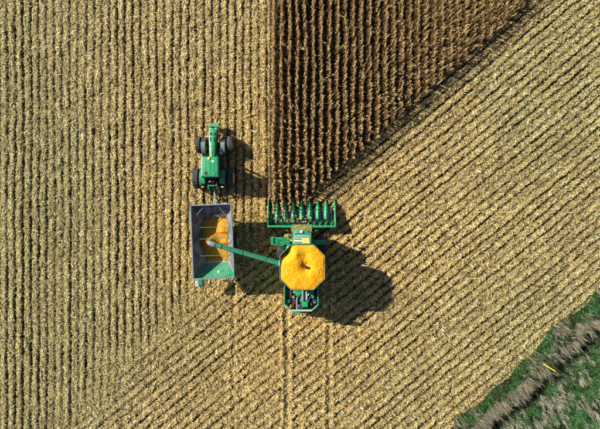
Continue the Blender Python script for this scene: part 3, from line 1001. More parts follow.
# sloped panels (corner line between side slope zl..zs and end slope zf..zs)
for s in (-1, 1):
    hpanel([(s * hx, -hy, zf), (s * hx, hy, zf), (s * fx_, fy_, zs_), (s * fx_, -fy_, zs_)], M['hopper'])
hpanel([(-hx, hy, zf), (hx, hy, zf), (fx_, fy_, zs_), (-fx_, fy_, zs_)], M['hopper'])
qm = 0.52
mxx, myy, mzz = hx + (fx_ - hx) * qm, hy + (fy_ - hy) * qm, zf + (zs_ - zf) * qm
hpanel([(-hx, -hy, zf), (hx, -hy, zf), (mxx, -myy, mzz), (-mxx, -myy, mzz)], M['hopper_green'])
hpanel([(-mxx, -myy, mzz), (mxx, -myy, mzz), (fx_, -fy_, zs_), (-fx_, -fy_, zs_)], M['hopper_pale'])
hpanel([(-hx, -hy, zf), (-hx, hy, zf), (-hx, hy, zr), (-hx, -hy, zr)], M['hopper'], 'side_wall')
hpanel([(hx, -hy, zf), (hx, hy, zf), (hx, hy, zr), (hx, -hy, zr)], M['hopper_pale'], 'side_wall')
hpanel([(-hx, hy, zf), (hx, hy, zf), (hx, hy, zr), (-hx, hy, zr)], M['hopper'], 'end_wall')
hpanel([(-hx, -hy, zf), (hx, -hy, zf), (hx, -hy, zr), (-hx, -hy, zr)], M['green'], 'end_wall')
# rim rails
for s in (-1, 1):
    MB().box((s * (hx + 0.03), 0, zr + 0.02), (0.13, 2 * hy + 0.19, 0.10)).build('rim_rail', M['rim_steel'], G, bevel=0.015)
    MB().box((0, s * (hy + 0.03), zr + 0.023), (2 * hx - 0.08, 0.12, 0.10)).build('rim_rail', M['rim_steel'], G, bevel=0.015)
    for i in range(7):
        y_ = -hy + 0.25 + i * (2 * hy - 0.5) / 6
        MB().box((s * (hx + 0.075), y_, (zr + zf) / 2 - 0.05), (0.08, 0.08, zr - zf + 0.0)).build('rib', M['green'], G)
# cross braces
for y_ in (1.30, 0.25, -1.28):
    MB().tube([(-hx + 0.02, y_, 3.02), (hx - 0.02, y_ - 0.03, 3.02)], 0.024, 8).build('cross_brace', M['teal'], G, smooth=True)
for (p0, p1) in (((0.55, hy - 0.03, 3.15), (hx - 0.03, 1.7, 3.15)), ((0.5, -hy + 0.03, 3.15), (hx - 0.03, -2.3, 3.15)), ((-0.6, hy - 0.03, 3.15), (-hx + 0.03, 2.0, 3.15))):
    MB().tube([p0, p1], 0.025, 8).build('corner_brace', M['rim_steel'], G, smooth=True)
sl = Vector((0, fy_ - hy, zs_ - zf)).normalized()
pc_ = Vector((0.30, -hy + 0.45, zf - 0.45 * (zf - zs_) / (hy - fy_) + 0.012))
MB().box(pc_, (0.13, 0.24, 0.012), rx=-math.atan2(zf - zs_, hy - fy_)).build('decal', M['white'], G)
# running gear
MB().tube([(-1.65, -0.25, 0.80), (1.65, -0.25, 0.80)], 0.12, 12).build('axle', M['black'], G, smooth=True)
for s in (-1, 1):
    wheel(G, (s * 1.72, -0.25, 0.80), 0.82, 0.52, s)
    MB().box((s * 0.5, 0.2, 0.70), (0.16, 4.9, 0.2)).build('frame_rail', M['green'], G, bevel=0.02)
    for y_ in (2.2, -1.9):
        MB().box((s * 0.72, y_, 1.30), (0.12, 0.12, 1.10), ry=s * 0.25).build('frame_post', M['green'], G, bevel=0.01)
for s in (-1, 1):
    MB().tube([(s * 0.5, 2.6, 0.7), (0.0, 4.3, 0.62)], 0.07, 8).build('tongue_bar', M['green'], G, smooth=True)
MB().box((-0.1, 4.5, 0.60), (0.16, 0.7, 0.10), rz=0.03).build('tongue', M['green'], G, bevel=0.02)
MB().tube([(-0.15, 3.7, 0.15), (-0.15, 3.7, 1.0)], 0.045, 8).lathe_z([(0.0, 0.12), (0.03, 0.12)], 10, (-0.15, 3.7, 0.12)).build('jack', M['steel'], G, smooth=True)
MB().tube([(0.03, 3.0, 0.95), (-0.1, 4.9, 0.75)], 0.06, 8).build('drive_shaft', M['grey'], G, smooth=True)
# folded unloading auger along the left flank with its hood past the rear corner
MB().tube([(-0.5, 1.9, 0.9), (-1.2, 0.9, 1.4)], 0.2, 12).build('auger_elbow', M['green'], G, smooth=True)
MB().tube([(-1.45, -hy + 0.3, 2.0), (-1.5, -hy - 0.12, 2.02)], 0.17, 12).build('auger_tube', M['green'], G, smooth=True)
sh = MB()
sh.loft([[(-1.5 + u_, -hy - 0.06, 2.02 + v_) for u_, v_ in rrect(0.22, 0.20, 0.08, 3)], [(-1.5 + u_, -hy - 0.50, 1.98 + v_) for u_, v_ in rrect(0.27, 0.22, 0.09, 3)],
         [(-1.55 + u_, -hy - 0.95, 1.84 + v_) for u_, v_ in rrect(0.25, 0.16, 0.09, 3)]])
sh.build('spout_hood', M['teal'], G, smooth=True)
MB().box((-1.80, -hy - 0.66, 1.99), (0.44, 0.62, 0.34), rz=0.2, top=(0.75, 0.8)).build('spout_guard', M['grey'], G, bevel=0.05)
for s in (-1, 1):
    MB().box((s * 0.9, -hy - 0.10, 1.15), (0.3, 0.05, 0.14)).build('tail_light', M['red'], G, bevel=0.01)
MB().box((0, -2.35, 1.1), (2.2, 0.1, 0.14)).build('rear_crossbar', M['green'], G, bevel=0.01)
MB().box((0, -hy - 0.06, 1.15), (2.2, 0.06, 0.08)).box((0, -2.85, 1.1), (0.1, 1.0, 0.1)).build('light_bar', M['green'], G)
# ladder on the front wall
ld = MB()
for s in (-1, 1): ld.tube([(1.2 + s * 0.2, hy + 0.16, 1.5), (1.2 + s * 0.2, hy + 0.16, 3.3)], 0.02, 6)
for i in range(6): ld.tube([(1.0, hy + 0.16, 1.6 + i * 0.3), (1.4, hy + 0.16, 1.6 + i * 0.3)], 0.016, 6)
ld.box((1.2, hy + 0.09, 3.2), (0.44, 0.14, 0.03))
ld.build('ladder', M['grey'], G)

# grain in the cart
def hop_z(x_, y_):
    sx_ = zs_ + np.clip(np.abs(x_) - fx_, 0, None) * (zf - zs_) / (hx - fx_)
    sy_ = zs_ + np.clip(np.abs(y_) - fy_, 0, None) * (zf - zs_) / (hy - fy_)
    return np.maximum(sx_, sy_)
gx = np.arange(-hx + 0.06, hx - 0.05, 0.05); gy = np.arange(-hy + 0.06, hy - 0.05, 0.05)
AX, AY = np.meshgrid(gx, gy)
def cone(cx, cy, zp, sl_): return zp - sl_ * np.sqrt((AX - cx) ** 2 + (AY - cy) ** 2 + 0.02)
cones = [cone(-0.42, 0.12, 2.66, 0.72), cone(-0.15, -0.1, 2.30, 0.36), cone(0.75, 0.9, 2.20, 0.30), cone(0.8, -0.3, 2.22, 0.34), cone(-0.5, 0.7, 2.05, 0.25)]
PZ = 0.07 * np.log(sum(np.exp(c_ / 0.07) for c_ in cones))
PZ += 0.06 * (vn(AX * 3, AY * 3, 5, 5) - 0.5) + 0.03 * (vn(AX * 9, AY * 9, 5, 5) - 0.5)
hz = hop_z(AX, AY)
ny_, nx_ = AX.shape
ii = np.arange(ny_ * nx_).reshape(ny_, nx_)
q = np.stack([ii[:-1, :-1].ravel(), ii[:-1, 1:].ravel(), ii[1:, 1:].ravel(), ii[1:, :-1].ravel()], 1)
above = (PZ > hz - 0.02).ravel()
q = q[above[q].all(axis=1)]
VV = np.stack([AX.ravel(), AY.ravel(), PZ.ravel()], 1)
used, inv = np.unique(q, return_inverse=True)
mg = np_mesh('corn_grain', VV[used], [inv.reshape(q.shape)], smooth=True)
cg = link('corn_grain', mg, M['grain_cart'])
cg.location = G.location; cg.rotation_euler = G.rotation_euler
tag(cg, 'heap of orange corn grain inside the cart hopper under the spout', 'grain', kind='stuff')

# ------------------------------------------------------------------ combine harvester
K = empty('combine_harvester', (0.15, -4.0, 0))
tag(K, 'green combine harvester with full yellow grain tank, cutting the corn', 'combine harvester')
for s in (-1, 1):
    wheel(K, (s * 1.98, 0.80, 0.93), 0.95, 0.68, s)
    wheel(K, (s * 1.30, -3.7, 0.62), 0.64, 0.42, s)
MB().tube([(-1.9, 0.8, 0.93), (1.9, 0.8, 0.93)], 0.16, 12).build('front_axle', M['green'], K, smooth=True)
MB().tube([(-1.25, -3.7, 0.62), (1.25, -3.7, 0.62)], 0.11, 12).build('rear_axle', M['green'], K, smooth=True)
bd = MB()
def sec(y_, hw, z0, z1, ch_=0.25):
    return [(-hw + ch_, y_, z0), (hw - ch_, y_, z0), (hw, y_, z0 + 0.5), (hw, y_, z1 - 0.12), (hw - 0.12, y_, z1), (-hw + 0.12, y_, z1), (-hw, y_, z1 - 0.12), (-hw, y_, z0 + 0.5)]
for (pa, pb) in (((1.44, -2.5), (1.44, -4.1)), ((0.9, -4.6), (-0.95, -4.6)), ((-1.52, -2.5), (-1.52, -4.1))):
    MB().plate([(pa[0], pa[1], 2.78), (pb[0], pb[1], 2.78), (pb[0], pb[1], 3.42), (pa[0], pa[1], 3.42)], 0.03).build('deck_shadow_plate', M['green'], K)  # plates added between the rails so the deck casts a solid shadow
bd.loft([sec(1.15, 1.38, 1.0, 3.0), sec(-2.4, 1.42, 0.85, 3.05), sec(-2.45, 1.42, 0.85, 2.9), sec(-4.2, 1.40, 1.1, 2.9), sec(-4.65, 1.25, 1.4, 2.75)])
body = bd.build('body', M['green'], K, bevel=0.03, smooth=True)
for s in (-1, 1):
    for (y0_, y1_) in ((1.0, -0.55), (-0.62, -2.3), (-2.5, -4.1)):
        MB().box((s * 1.43, (y0_ + y1_) / 2, 2.1), (0.06, y0_ - y1_, 1.3)).build('side_panel', M['green'], body, bevel=0.03)
    MB().box((s * 1.47, -1.2, 2.5), (0.02, 2.6, 0.09)).build('side_stripe', M['yellow'], body)
# straw chopper
MB().box((0, -4.75, 1.25), (1.7, 0.7, 0.6), rx=0.3).build('straw_chopper', M['black'], K, bevel=0.04)
MB().box((-0.25, -5.02, 2.45), (1.25, 0.10, 0.14)).build('rear_step', M['green'], K, bevel=0.01)
for xx_ in (-0.75, 0.25):
    MB().box((xx_, -4.82, 2.45), (0.06, 0.34, 0.08)).build('step_bracket', M['green'], K)

# grain tank extension: eight flaring panels
OX0, OX1, OY0, OY1 = -1.88, 2.00, -2.52, 1.38
ocx, ocy = (OX0 + OX1) / 2, (OY0 + OY1) / 2
chm = 0.95
top8 = [(OX0 + chm, OY1), (OX1 - chm, OY1), (OX1, OY1 - chm), (OX1, OY0 + chm), (OX1 - chm, OY0), (OX0 + chm, OY0), (OX0, OY0 + chm), (OX0, OY1 - chm)]
bot8 = [(ocx + (x_ - ocx) * 0.70 - 0.05, ocy + (y_ - ocy) * 0.80) for x_, y_ in top8]
ZT, ZB = 5.0, 3.0
tank = MB().extrude_z(bot8, 2.9, 3.35).build('grain_tank', M['green'], K, bevel=0.02)
for i in range(8):
    j = (i + 1) % 8
    a_, b_ = top8[i], top8[j]; c_, d_ = bot8[j], bot8[i]
    pts = [(a_[0], a_[1], ZT), (b_[0], b_[1], ZT), (c_[0], c_[1], ZB), (d_[0], d_[1], ZB)]
    P_ = [Vector(q_) for q_ in pts]
    nrm = (P_[1] - P_[0]).cross(P_[2] - P_[0])
    cen = sum(P_, Vector()) / 4
    if nrm.dot(Vector((ocx, ocy, 4.5)) - cen) < 0: pts = list(reversed(pts))
    MB().plate(pts, 0.035).build('tank_panel', M['green'], tank)
    MB().tube([(a_[0], a_[1], ZT + 0.01), (b_[0], b_[1], ZT + 0.002)], 0.018, 8).build('tank_rim', M['rim_steel'], tank, smooth=True)

# grain in the tank
def tank_heap():
    n_a, n_r = 96, 44
    vs = []
    cx, cy = 0.37, -0.54
    # ray-cast the octagon from the fill auger
    def edge_r(an):
        best = 1e9
        dx, dy = math.cos(an), math.sin(an)
        for i in range(8):
            (x1, y1), (x2, y2) = top8[i], top8[(i + 1) % 8]
            ex, ey = x2 - x1, y2 - y1
            den = dx * ey - dy * ex
            if abs(den) < 1e-9: continue
            t_ = ((x1 - cx) * ey - (y1 - cy) * ex) / den
            u_ = ((x1 - cx) * dy - (y1 - cy) * dx) / den
            if t_ > 0 and -1e-6 <= u_ <= 1 + 1e-6: best = min(best, t_)
        return best
    X_ = []; Y_ = []; E_ = []
    for ia in range(n_a):
        an = 2 * math.pi * ia / n_a
        er = edge_r(an) - 0.035
        for ir in range(n_r + 1):
            q_ = ir / n_r
            X_.append(cx + math.cos(an) * er * q_); Y_.append(cy + math.sin(an) * er * q_); E_.append(q_)
    X_ = np.array(X_); Y_ = np.array(Y_); E_ = np.array(E_)
    rr_ = np.sqrt((X_ - cx) ** 2 + (Y_ - cy) ** 2)
    z_ = 5.0 + 0.12 * np.sin(np.clip(E_, 0, 1) * math.pi) * (1 - np.exp(-(rr_ / 0.5) ** 2)) - 0.30 * np.exp(-(rr_ / 0.40) ** 2)
    # slump in the forward left corner and a soft lump beside it
    z_ -= 0.85 * np.exp(-(((X_ + 1.65) / 0.62) ** 2 + ((Y_ - 0.85) / 0.6) ** 2))
    z_ -= 0.22 * np.exp(-(((X_ - 0.3) / 0.45) ** 2 + ((Y_ - 0.35) / 0.5) ** 2))
    z_ += 0.10 * np.exp(-(((X_ + 0.55) / 0.3) ** 2 + ((Y_ - 0.55) / 0.5) ** 2))
    z_ -= 0.03 * np.exp(-((E_ - 1) / 0.05) ** 2)
    z_ += 0.06 * (vn(X_ * 2.2, Y_ * 2.2, 9, 9) - 0.5) + 0.035 * (vn(X_ * 7, Y_ * 7, 19, 9) - 0.5)
    V_ = np.stack([X_, Y_, z_], 1)
    f_ = []
    for ia in range(n_a):
        ja = (ia + 1) % n_a
        for ir in range(n_r):
            f_.append((ia * (n_r + 1) + ir, ia * (n_r + 1) + ir + 1, ja * (n_r + 1) + ir + 1, ja * (n_r + 1) + ir))
    return np_mesh('corn_grain', V_, [np.array(f_)], smooth=True)
tg = link('corn_grain', tank_heap(), M['grain'])
tg.location = K.location
tag(tg, 'heaped bright yellow corn grain filling the octagonal combine tank', 'grain', kind='stuff')
fa = MB().tube([(0.25, -0.75, 4.2), (0.37, -0.54, 5.0)], 0.11, 12).build('fill_auger', M['black'], K, smooth=True)
MB().tube([(0.33, -0.60, 4.96), (0.39, -0.50, 5.14)], [0.13, 0.11], 12).build('auger_cap', M['black'], fa, smooth=True)

# cab
cb = MB()
cb.box((0, 1.95, 2.05), (1.5, 1.2, 0.35))
for s in (-1, 1):
    cb.tube([(s * 0.72, 1.45, 2.1), (s * 0.74, 1.45, 3.75)], 0.05, 8)
    cb.tube([(s * 0.62, 2.50, 2.1), (s * 0.64, 2.42, 3.75)], 0.045, 8)
ccab = cb.build('cab', M['green'], K, bevel=0.02)
def kpane(pts, nm='window_pane'):
    return MB().plate(pts, 0.02).build(nm, M['glass'], ccab)
kpane([(-0.58, 2.54, 2.1), (0.58, 2.54, 2.1), (0.6, 2.45, 3.72), (-0.6, 2.45, 3.72)], 'windscreen')
for s in (-1, 1):
    kpane([(s * 0.72, 1.5, 2.2), (s * 0.64, 2.45, 2.2), (s * 0.66, 2.38, 3.72), (s * 0.74, 1.5, 3.72)])
def roof_outline(k):
    pts = [(-0.84 * k, 1.40), (0.84 * k, 1.40), (0.84 * k, 2.10)]
    for i in range(1, 12):
        a_ = math.pi * i / 12
        pts.append((0.84 * k * math.cos(a_), 2.10 + 0.62 * k * math.sin(a_)))
    pts.append((-0.84 * k, 2.10))
    return pts
rf = MB()
rf.loft([[(x_, y_, z_) for x_, y_ in roof_outline(k)] for (k, z_) in ((0.95, 3.72), (1.0, 3.78), (1.0, 3.90), (0.95, 3.96), (0.86, 3.985))])
rf.build('roof', M['teal'], ccab, smooth=True)
for s in (-1, 1):
    MB().box((s * 0.80, 1.9, 3.965), (0.09, 1.0, 0.06)).build('roof_rail', M['green'], ccab, bevel=0.012)
MB().box((0, 2.09, 4.0), (1.42, 0.10, 0.05)).build('roof_strip', M['grey'], ccab, bevel=0.01)
MB().box((0, 1.68, 4.0), (1.45, 0.52, 0.04)).build('roof_panel', M['cream'], ccab, bevel=0.01)
MB().box((0.37, 1.70, 4.03), (0.66, 0.44, 0.03)).build('roof_tray', M['ochre'], ccab, bevel=0.01)
for y_ in (1.83, 1.53):
    MB().box((-0.35, y_, 4.035), (0.66, 0.12, 0.035)).build('roof_slat', M['teal'], ccab, bevel=0.01)
MB().lathe_z([(0, 0.13), (0.06, 0.14), (0.13, 0.10), (0.16, 0.02)], 18, (0.0, 2.47, 3.97)).build('receiver_dome', M['white'], ccab, smooth=True)
MB().tube([(-0.55, 2.2, 3.98), (-0.52, 2.32, 4.03), (0.0, 2.36, 4.06)], 0.015, 6).build('cable', M['black'], ccab)
for xx_ in (-0.5, -0.25, 0.25, 0.5):
    MB().box((xx_, 2.66 - abs(xx_) * 0.2, 3.84), (0.14, 0.06, 0.08)).build('work_light', M['white'], ccab, bevel=0.01)
for s in (-1, 1):
    MB().tube([(s * 0.78, 2.3, 3.6), (s * 1.25, 2.55, 3.62)], 0.02, 6).build('mirror_arm', M['black'], ccab)
    MB().box((s * 1.32, 2.56, 3.42), (0.22, 0.08, 0.42)).build('mirror', M['green'], ccab, bevel=0.02)

# feeder house with trash lying on it
fh = MB()
fh.loft([[(-0.72, 2.85, 0.45), (0.72, 2.85, 0.45), (0.72, 2.85, 1.15), (-0.72, 2.85, 1.15)], [(-0.68, 1.1, 1.15), (0.68, 1.1, 1.15), (0.68, 1.1, 1.9), (-0.68, 1.1, 1.9)]])
fh.build('feeder_house', M['green'], K, bevel=0.02)
def trash(name, cx, cy, sx_, sy_, zfun, nn, label, cmul=(1, 1, 1)):
    x_ = RNG.uniform(-sx_, sx_, nn); y_ = RNG.uniform(-sy_, sy_, nn)
    z_ = zfun(x_, y_) + 0.02 + 0.10 * RNG.random(nn) ** 2
    P_, F_ = quad_strips(x_ + cx, y_ + cy, z_, RNG.uniform(0, 6.28, nn), RNG.uniform(0.06, 0.2, nn), RNG.uniform(0.02, 0.06, nn), RNG.normal(0, 0.25, nn), RNG.normal(0, 0.4, nn))
    c_ = PAL[RNG.choice([0, 1, 2, 4, 7], nn)] * RNG.uniform(0.8, 1.2, (nn, 1)) * np.array(cmul)
    o_ = link(name, np_mesh(name, P_, [F_], cols=np.repeat(c_, 4, axis=0)), M['straw'])
    tag(o_, label, 'straw', kind='stuff')
trash('crop_trash', 0.15, -1.30, 0.95, 0.34, lambda x_, y_: 1.24 - 0.43 * (y_ - 0.20) + 0.08 * np.exp(-(x_ / 0.6) ** 2), 560, 'tan husks and leaf trash piled on the feeder house behind the header', (0.85, 0.62, 0.46))
trash('deck_chaff', -0.65, -7.3, 0.42, 0.75, lambda x_, y_: 2.93 + 0 * x_, 160, 'chaff scattered on the engine deck behind the grain tank', (0.8, 0.75, 0.7))

# access platform, ladder and rails on the left; narrow step on the right
pl = MB().box((-1.95, 1.52, 1.98), (1.75, 0.62, 0.07), rz=-0.06).build('platform', M['green'], K, bevel=0.015)
MB().box((-2.72, 1.60, 2.05), (0.24, 0.70, 0.20)).build('platform_step', M['green'], pl, bevel=0.03)
for i in range(7):
    MB().box((-2.45 + i * 0.21, 1.52, 2.022), (0.03, 0.56, 0.03)).build('platform_slat', M['teal'], pl)
for (x0_, y0_, x1_, y1_) in ((-2.80, 1.25, -2.80, 1.92), (-2.80, 1.92, -1.15, 1.86), (-2.80, 1.25, -1.6, 1.17)):
    m_ = MB()
    for z_ in (2.5, 2.95):
        m_.tube([(x0_, y0_, z_), (x1_, y1_, z_)], 0.022, 6)
    for q_ in (0, 0.5, 1):
        m_.tube([(x0_ + (x1_ - x0_) * q_, y0_ + (y1_ - y0_) * q_, 2.0), (x0_ + (x1_ - x0_) * q_, y0_ + (y1_ - y0_) * q_, 2.95)], 0.02, 6)
    m_.build('handrail', M['green'], pl, smooth=True)
m_ = MB()
for s in (-1, 1): m_.tube([(-2.86, 1.6 + s * 0.22, 0.45), (-2.80, 1.6 + s * 0.22, 1.98)], 0.025, 6)
for i in range(5): m_.tube([(-2.85 + i * 0.01, 1.38, 0.55 + i * 0.33), (-2.85 + i * 0.01, 1.82, 0.55 + i * 0.33)], 0.022, 6)
m_.build('ladder', M['green'], pl, smooth=True)
MB().box((1.55, 1.42, 1.98), (1.35, 0.45, 0.06)).build('right_step', M['green'], K, bevel=0.015)

# engine deck
dk = MB().box((0, -3.55, 2.905), (2.62, 2.1, 0.05)).build('engine_deck', M['black'], K)
MB().box((0.25, -3.35, 3.10), (0.85, 1.15, 0.36)).build('engine_block', M['green'], dk, bevel=0.04)
for (x_, y0_, y1_, z_, r_, mm) in ((0.12, -2.7, -3.75, 3.35, 0.12, 'rim_steel'), (0.46, -2.75, -3.7, 3.33, 0.10, 'steel'), (-0.98, -2.8, -3.5, 3.12, 0.16, 'black')):
    MB().tube([(x_, y0_, z_), (x_, y1_, z_)], r_, 14).build('engine_cylinder', M[mm], dk, smooth=True)
MB().box((0.28, -4.12, 3.17), (0.56, 0.42, 0.48)).build('air_box', M['green'], dk, bevel=0.03)
MB().box((0.96, -3.2, 3.14), (0.30, 0.72, 0.44)).build('radiator_screen', M['teal'], dk, bevel=0.02)
MB().box((-0.42, -3.08, 3.20), (0.72, 0.30, 0.30), rz=-0.4).build('gear_guard', M['green'], dk, bevel=0.03)
MB().box((-0.3, -2.85, 3.38), (0.75, 0.10, 0.06), rz=-0.55).build('link_arm', M['green'], dk, bevel=0.01)
MB().box((-0.62, -3.95, 3.02), (0.5, 0.45, 0.18)).build('battery', M['black'], dk, bevel=0.02)
MB().tube([(0.85, -4.0, 2.9), (0.85, -4.0, 3.6), (0.92, -4.12, 3.72)], 0.07, 10).build('exhaust_stack', M['black'], dk, smooth=True)
MB().tube([(-0.1, -3.2, 3.3), (-0.35, -3.5, 3.4), (-0.4, -3.9, 3.15)], 0.05, 8).build('hose', M['black'], dk, smooth=True)
MB().tube([(0.5, -3.9, 3.4), (0.7, -3.6, 3.45), (0.85, -3.3, 3.35)], 0.045, 8).build('hose', M['black'], dk, smooth=True)
# deck rails with chamfered rear corners
RZ = 3.55
rail_pts = [(-1.55, -2.45), (-1.55, -4.12), (-0.98, -4.62), (0.92, -4.62), (1.47, -4.12), (1.47, -2.45)]
for i in range(5):
    a_, b_ = rail_pts[i], rail_pts[i + 1]
    mm = 'grey' if i in (1, 2) else 'teal'
    MB().tube([(a_[0], a_[1], RZ), (b_[0], b_[1], RZ)], 0.055 if i != 2 else 0.085, 8).build('deck_rail', M[mm], K, smooth=True)
    MB().tube([(a_[0], a_[1], RZ - 0.35), (b_[0], b_[1], RZ - 0.35)], 0.03, 8).build('deck_rail', M['green'], K, smooth=True)
for (x_, y_) in rail_pts + [(-1.55, -3.3), (1.47, -3.3), (0, -4.62)]:
    MB().tube([(x_, y_, 2.75), (x_, y_, RZ)], 0.035, 8).build('rail_post', M['green'], K, smooth=True)
MB().tube([(-0.42, -3.45, 3.40), (-0.42, -4.60, 3.45)], 0.04, 8).build('deck_bar', M['grey'], dk, smooth=True)
for s in (-1, 1):
    MB().box((s * 1.48, -3.4, 2.80), (0.2, 1.9, 0.06)).build('deck_edge', M['green'], K, bevel=0.01)

# unloading auger swung out over the cart
a0_, a1_ = Vector((-1.15, -0.62, 3.55)), Vector((-7.78, 1.38, 4.32))
dv = (a1_ - a0_)
ua = MB().tube([a0_, a0_ + dv * 0.10, a1_], [0.25, 0.235, 0.20], 18).build('unloading_auger', M['teal'], K, smooth=True)
MB().tube([Vector((-1.15, -0.62, 2.2)), Vector((-1.15, -0.62, 3.4)), a0_ + Vector((0, 0, 0.05))], [0.27, 0.27, 0.24], 16).build('auger_elbow', M['green'], ua, smooth=True)
for q_ in (0.115, 0.13, 0.31, 0.62, 0.90):
    c0 = a0_ + dv * q_
    MB().tube([c0, c0 + dv.normalized() * 0.07], 0.255, 18).build('auger_band', M['green'] if q_ > 0.2 else M['grey'], ua, smooth=True)
MB().tube([a0_ + dv * 0.16 + Vector((0, 0.10, 0.24)), a0_ + dv * 0.9 + Vector((0, 0.06, 0.22))], 0.018, 6).build('auger_hose', M['black'], ua)
dn = dv.normalized()
MB().tube([a1_ - dn * 0.12, a1_ + dn * 0.18, a1_ + dn * 0.40 + Vector((0, 0, -0.12)), a1_ + dn * 0.52 + Vector((0, 0, -0.42))], [0.235, 0.24, 0.22, 0.17], 16).build('auger_spout', M['rim_steel'], ua, smooth=True)
# falling grain
sp = a1_ + dn * 0.55 + Vector((0, 0, -0.45)) + K.location
ng = 1500
qv = RNG.random(ng)
spr = 0.07 + 0.16 * qv
gxp = sp.x + dn.x * 0.30 * qv + RNG.normal(0, 1, ng) * spr * 0.6
gyp = sp.y + dn.y * 0.30 * qv + RNG.normal(0, 1, ng) * spr * 0.6
gzp = sp.z + 0.05 - (sp.z - 2.25) * qv
P_ = np.empty((ng, 4, 3), dtype=np.float32)
kr = RNG.uniform(0.012, 0.028, ng)
for i, (ux, uy, uz) in enumerate(((1, 0, -0.6), (-0.6, 0.9, -0.6), (-0.6, -0.9, -0.6), (0, 0, 1))):
    P_[:, i, 0] = gxp + ux * kr; P_[:, i, 1] = gyp + uy * kr; P_[:, i, 2] = gzp + uz * kr
bs = (np.arange(ng) * 4)[:, None]
F_ = np.concatenate([bs + np.array([[0, 1, 3]]), bs + np.array([[1, 2, 3]]), bs + np.array([[2, 0, 3]]), bs + np.array([[0, 2, 1]])])
gs = link('grain_stream', np_mesh('grain_stream', P_.reshape(-1, 3), [F_]), M['grain'])
tag(gs, 'stream of yellow kernels falling from the auger spout into the cart', 'grain', kind='stuff')

# corn header
HW = 3.16
hd = MB()
hd.box((0, 2.90, 0.80), (2 * HW, 0.10, 0.95)); hd.box((0, 3.22, 0.36), (2 * HW, 0.62, 0.06)); hd.box((0, 3.05, 0.55), (2 * HW, 0.3, 0.05), rx=0.5)
header = hd.build('corn_header', M['green'], K, bevel=0.015)
MB().box((0, 2.88, 1.30), (2 * HW + 0.12, 0.20, 0.14)).build('header_beam', M['green'], header, bevel=0.03)
MB().tube([(-HW, 3.24, 0.74), (HW, 3.24, 0.74)], 0.10, 12).build('cross_auger', M['black'], header, smooth=True)
for (x0_, x1_, sg) in ((-HW + 0.05, -0.35, 1), (HW - 0.05, 0.35, -1)):
    MB().helix_x((0, 3.24, 0.74), 0.08, 0.25, x0_, x1_, 0.56, 1, 16, 0.02).build('auger_flight', M['green'], header, smooth=True)
tips = [-HW + 0.02 + i * (2 * HW - 0.04) / 8 for i in range(9)]
def half_sec(y_, cx, hw, z0, z1, n=8):
    return [(cx + hw * math.cos(math.pi * i / n), y_, z0 + (z1 - z0) * math.sin(math.pi * i / n)) for i in range(n + 1)]
sn = MB()
sn.loft([half_sec(5.50, 0, 0.02, 0.16, 0.22), half_sec(5.35, 0, 0.06, 0.16, 0.30), half_sec(5.0, 0, 0.15, 0.22, 0.52), half_sec(4.60, 0, 0.24, 0.30, 0.72), half_sec(4.46, 0, 0.26, 0.34, 0.76)])
snm = sn.mesh('snout', M['green'], smooth=True)
hood_ = MB()
hood_.loft([half_sec(4.52, 0, 0.17, 0.40, 0.74), half_sec(4.40, 0, 0.23, 0.42, 0.80), half_sec(4.0, 0, 0.25, 0.45, 0.92), half_sec(3.66, 0, 0.235, 0.50, 0.98), half_sec(3.56, 0, 0.17, 0.55, 0.93)])
hm_ = hood_.mesh('row_hood', M['green'], smooth=True)
rib_ = MB().loft([half_sec(4.49, 0, 0.27, 0.33, 0.79), half_sec(4.44, 0, 0.27, 0.33, 0.80)]).mesh('snout_collar', M['black'], smooth=True)
for i, tx in enumerate(tips[1:-1]):
    for nm, me_ in (('snout', snm), ('row_hood', hm_), ('snout_collar', rib_)):
        o = link(nm, me_, None, header); o.location = (tx, random.uniform(-0.03, 0.03) if nm != 'snout_collar' else 0, 0)
for s in (-1, 1):
    e_ = MB()
    ex_ = s * (HW + 0.03)
    e_.loft([[(ex_ + u_, y_, z_) for (u_, z_) in ((-w_, z0_), (w_, z0_), (w_ * 0.7, z1_), (-w_ * 0.7, z1_))] for (y_, w_, z0_, z1_) in
             ((5.50, 0.02, 0.16, 0.24), (5.1, 0.06, 0.18, 0.55), (4.5, 0.10, 0.25, 0.86), (4.3, 0.07, 0.3, 0.90), (3.5, 0.10, 0.3, 1.22), (2.80, 0.10, 0.3, 1.30))])
    e_.build('end_divider', M['green'], header, bevel=0.015, smooth=True)
for i in range(8):
    cx = (tips[i] + tips[i + 1]) / 2
    for s in (-1, 1):
        MB().box((cx + s * 0.105, 4.0, 0.47), (0.13, 1.0, 0.03), rx=-0.08).build('deck_plate', M['steel'], header)
        c_ = MB()
        c_.box((cx + s * 0.085, 4.05, 0.53), (0.025, 1.15, 0.04), rx=-0.08)
        for k_ in range(7):
            c_.box((cx + s * 0.055, 3.55 + k_ * 0.17, 0.55 - (3.55 + k_ * 0.17 - 4.05) * 0.08), (0.06, 0.035, 0.05))
        c_.build('gathering_chain', M['black'], header)
# a few cut stalks caught among the snouts
trash('header_trash', -0.9, -0.35, 2.0, 0.35, lambda x_, y_: 0.95 + 0 * x_, 90, 'leaf scraps and husks caught on the corn header row units', (1, 0.95, 0.9))

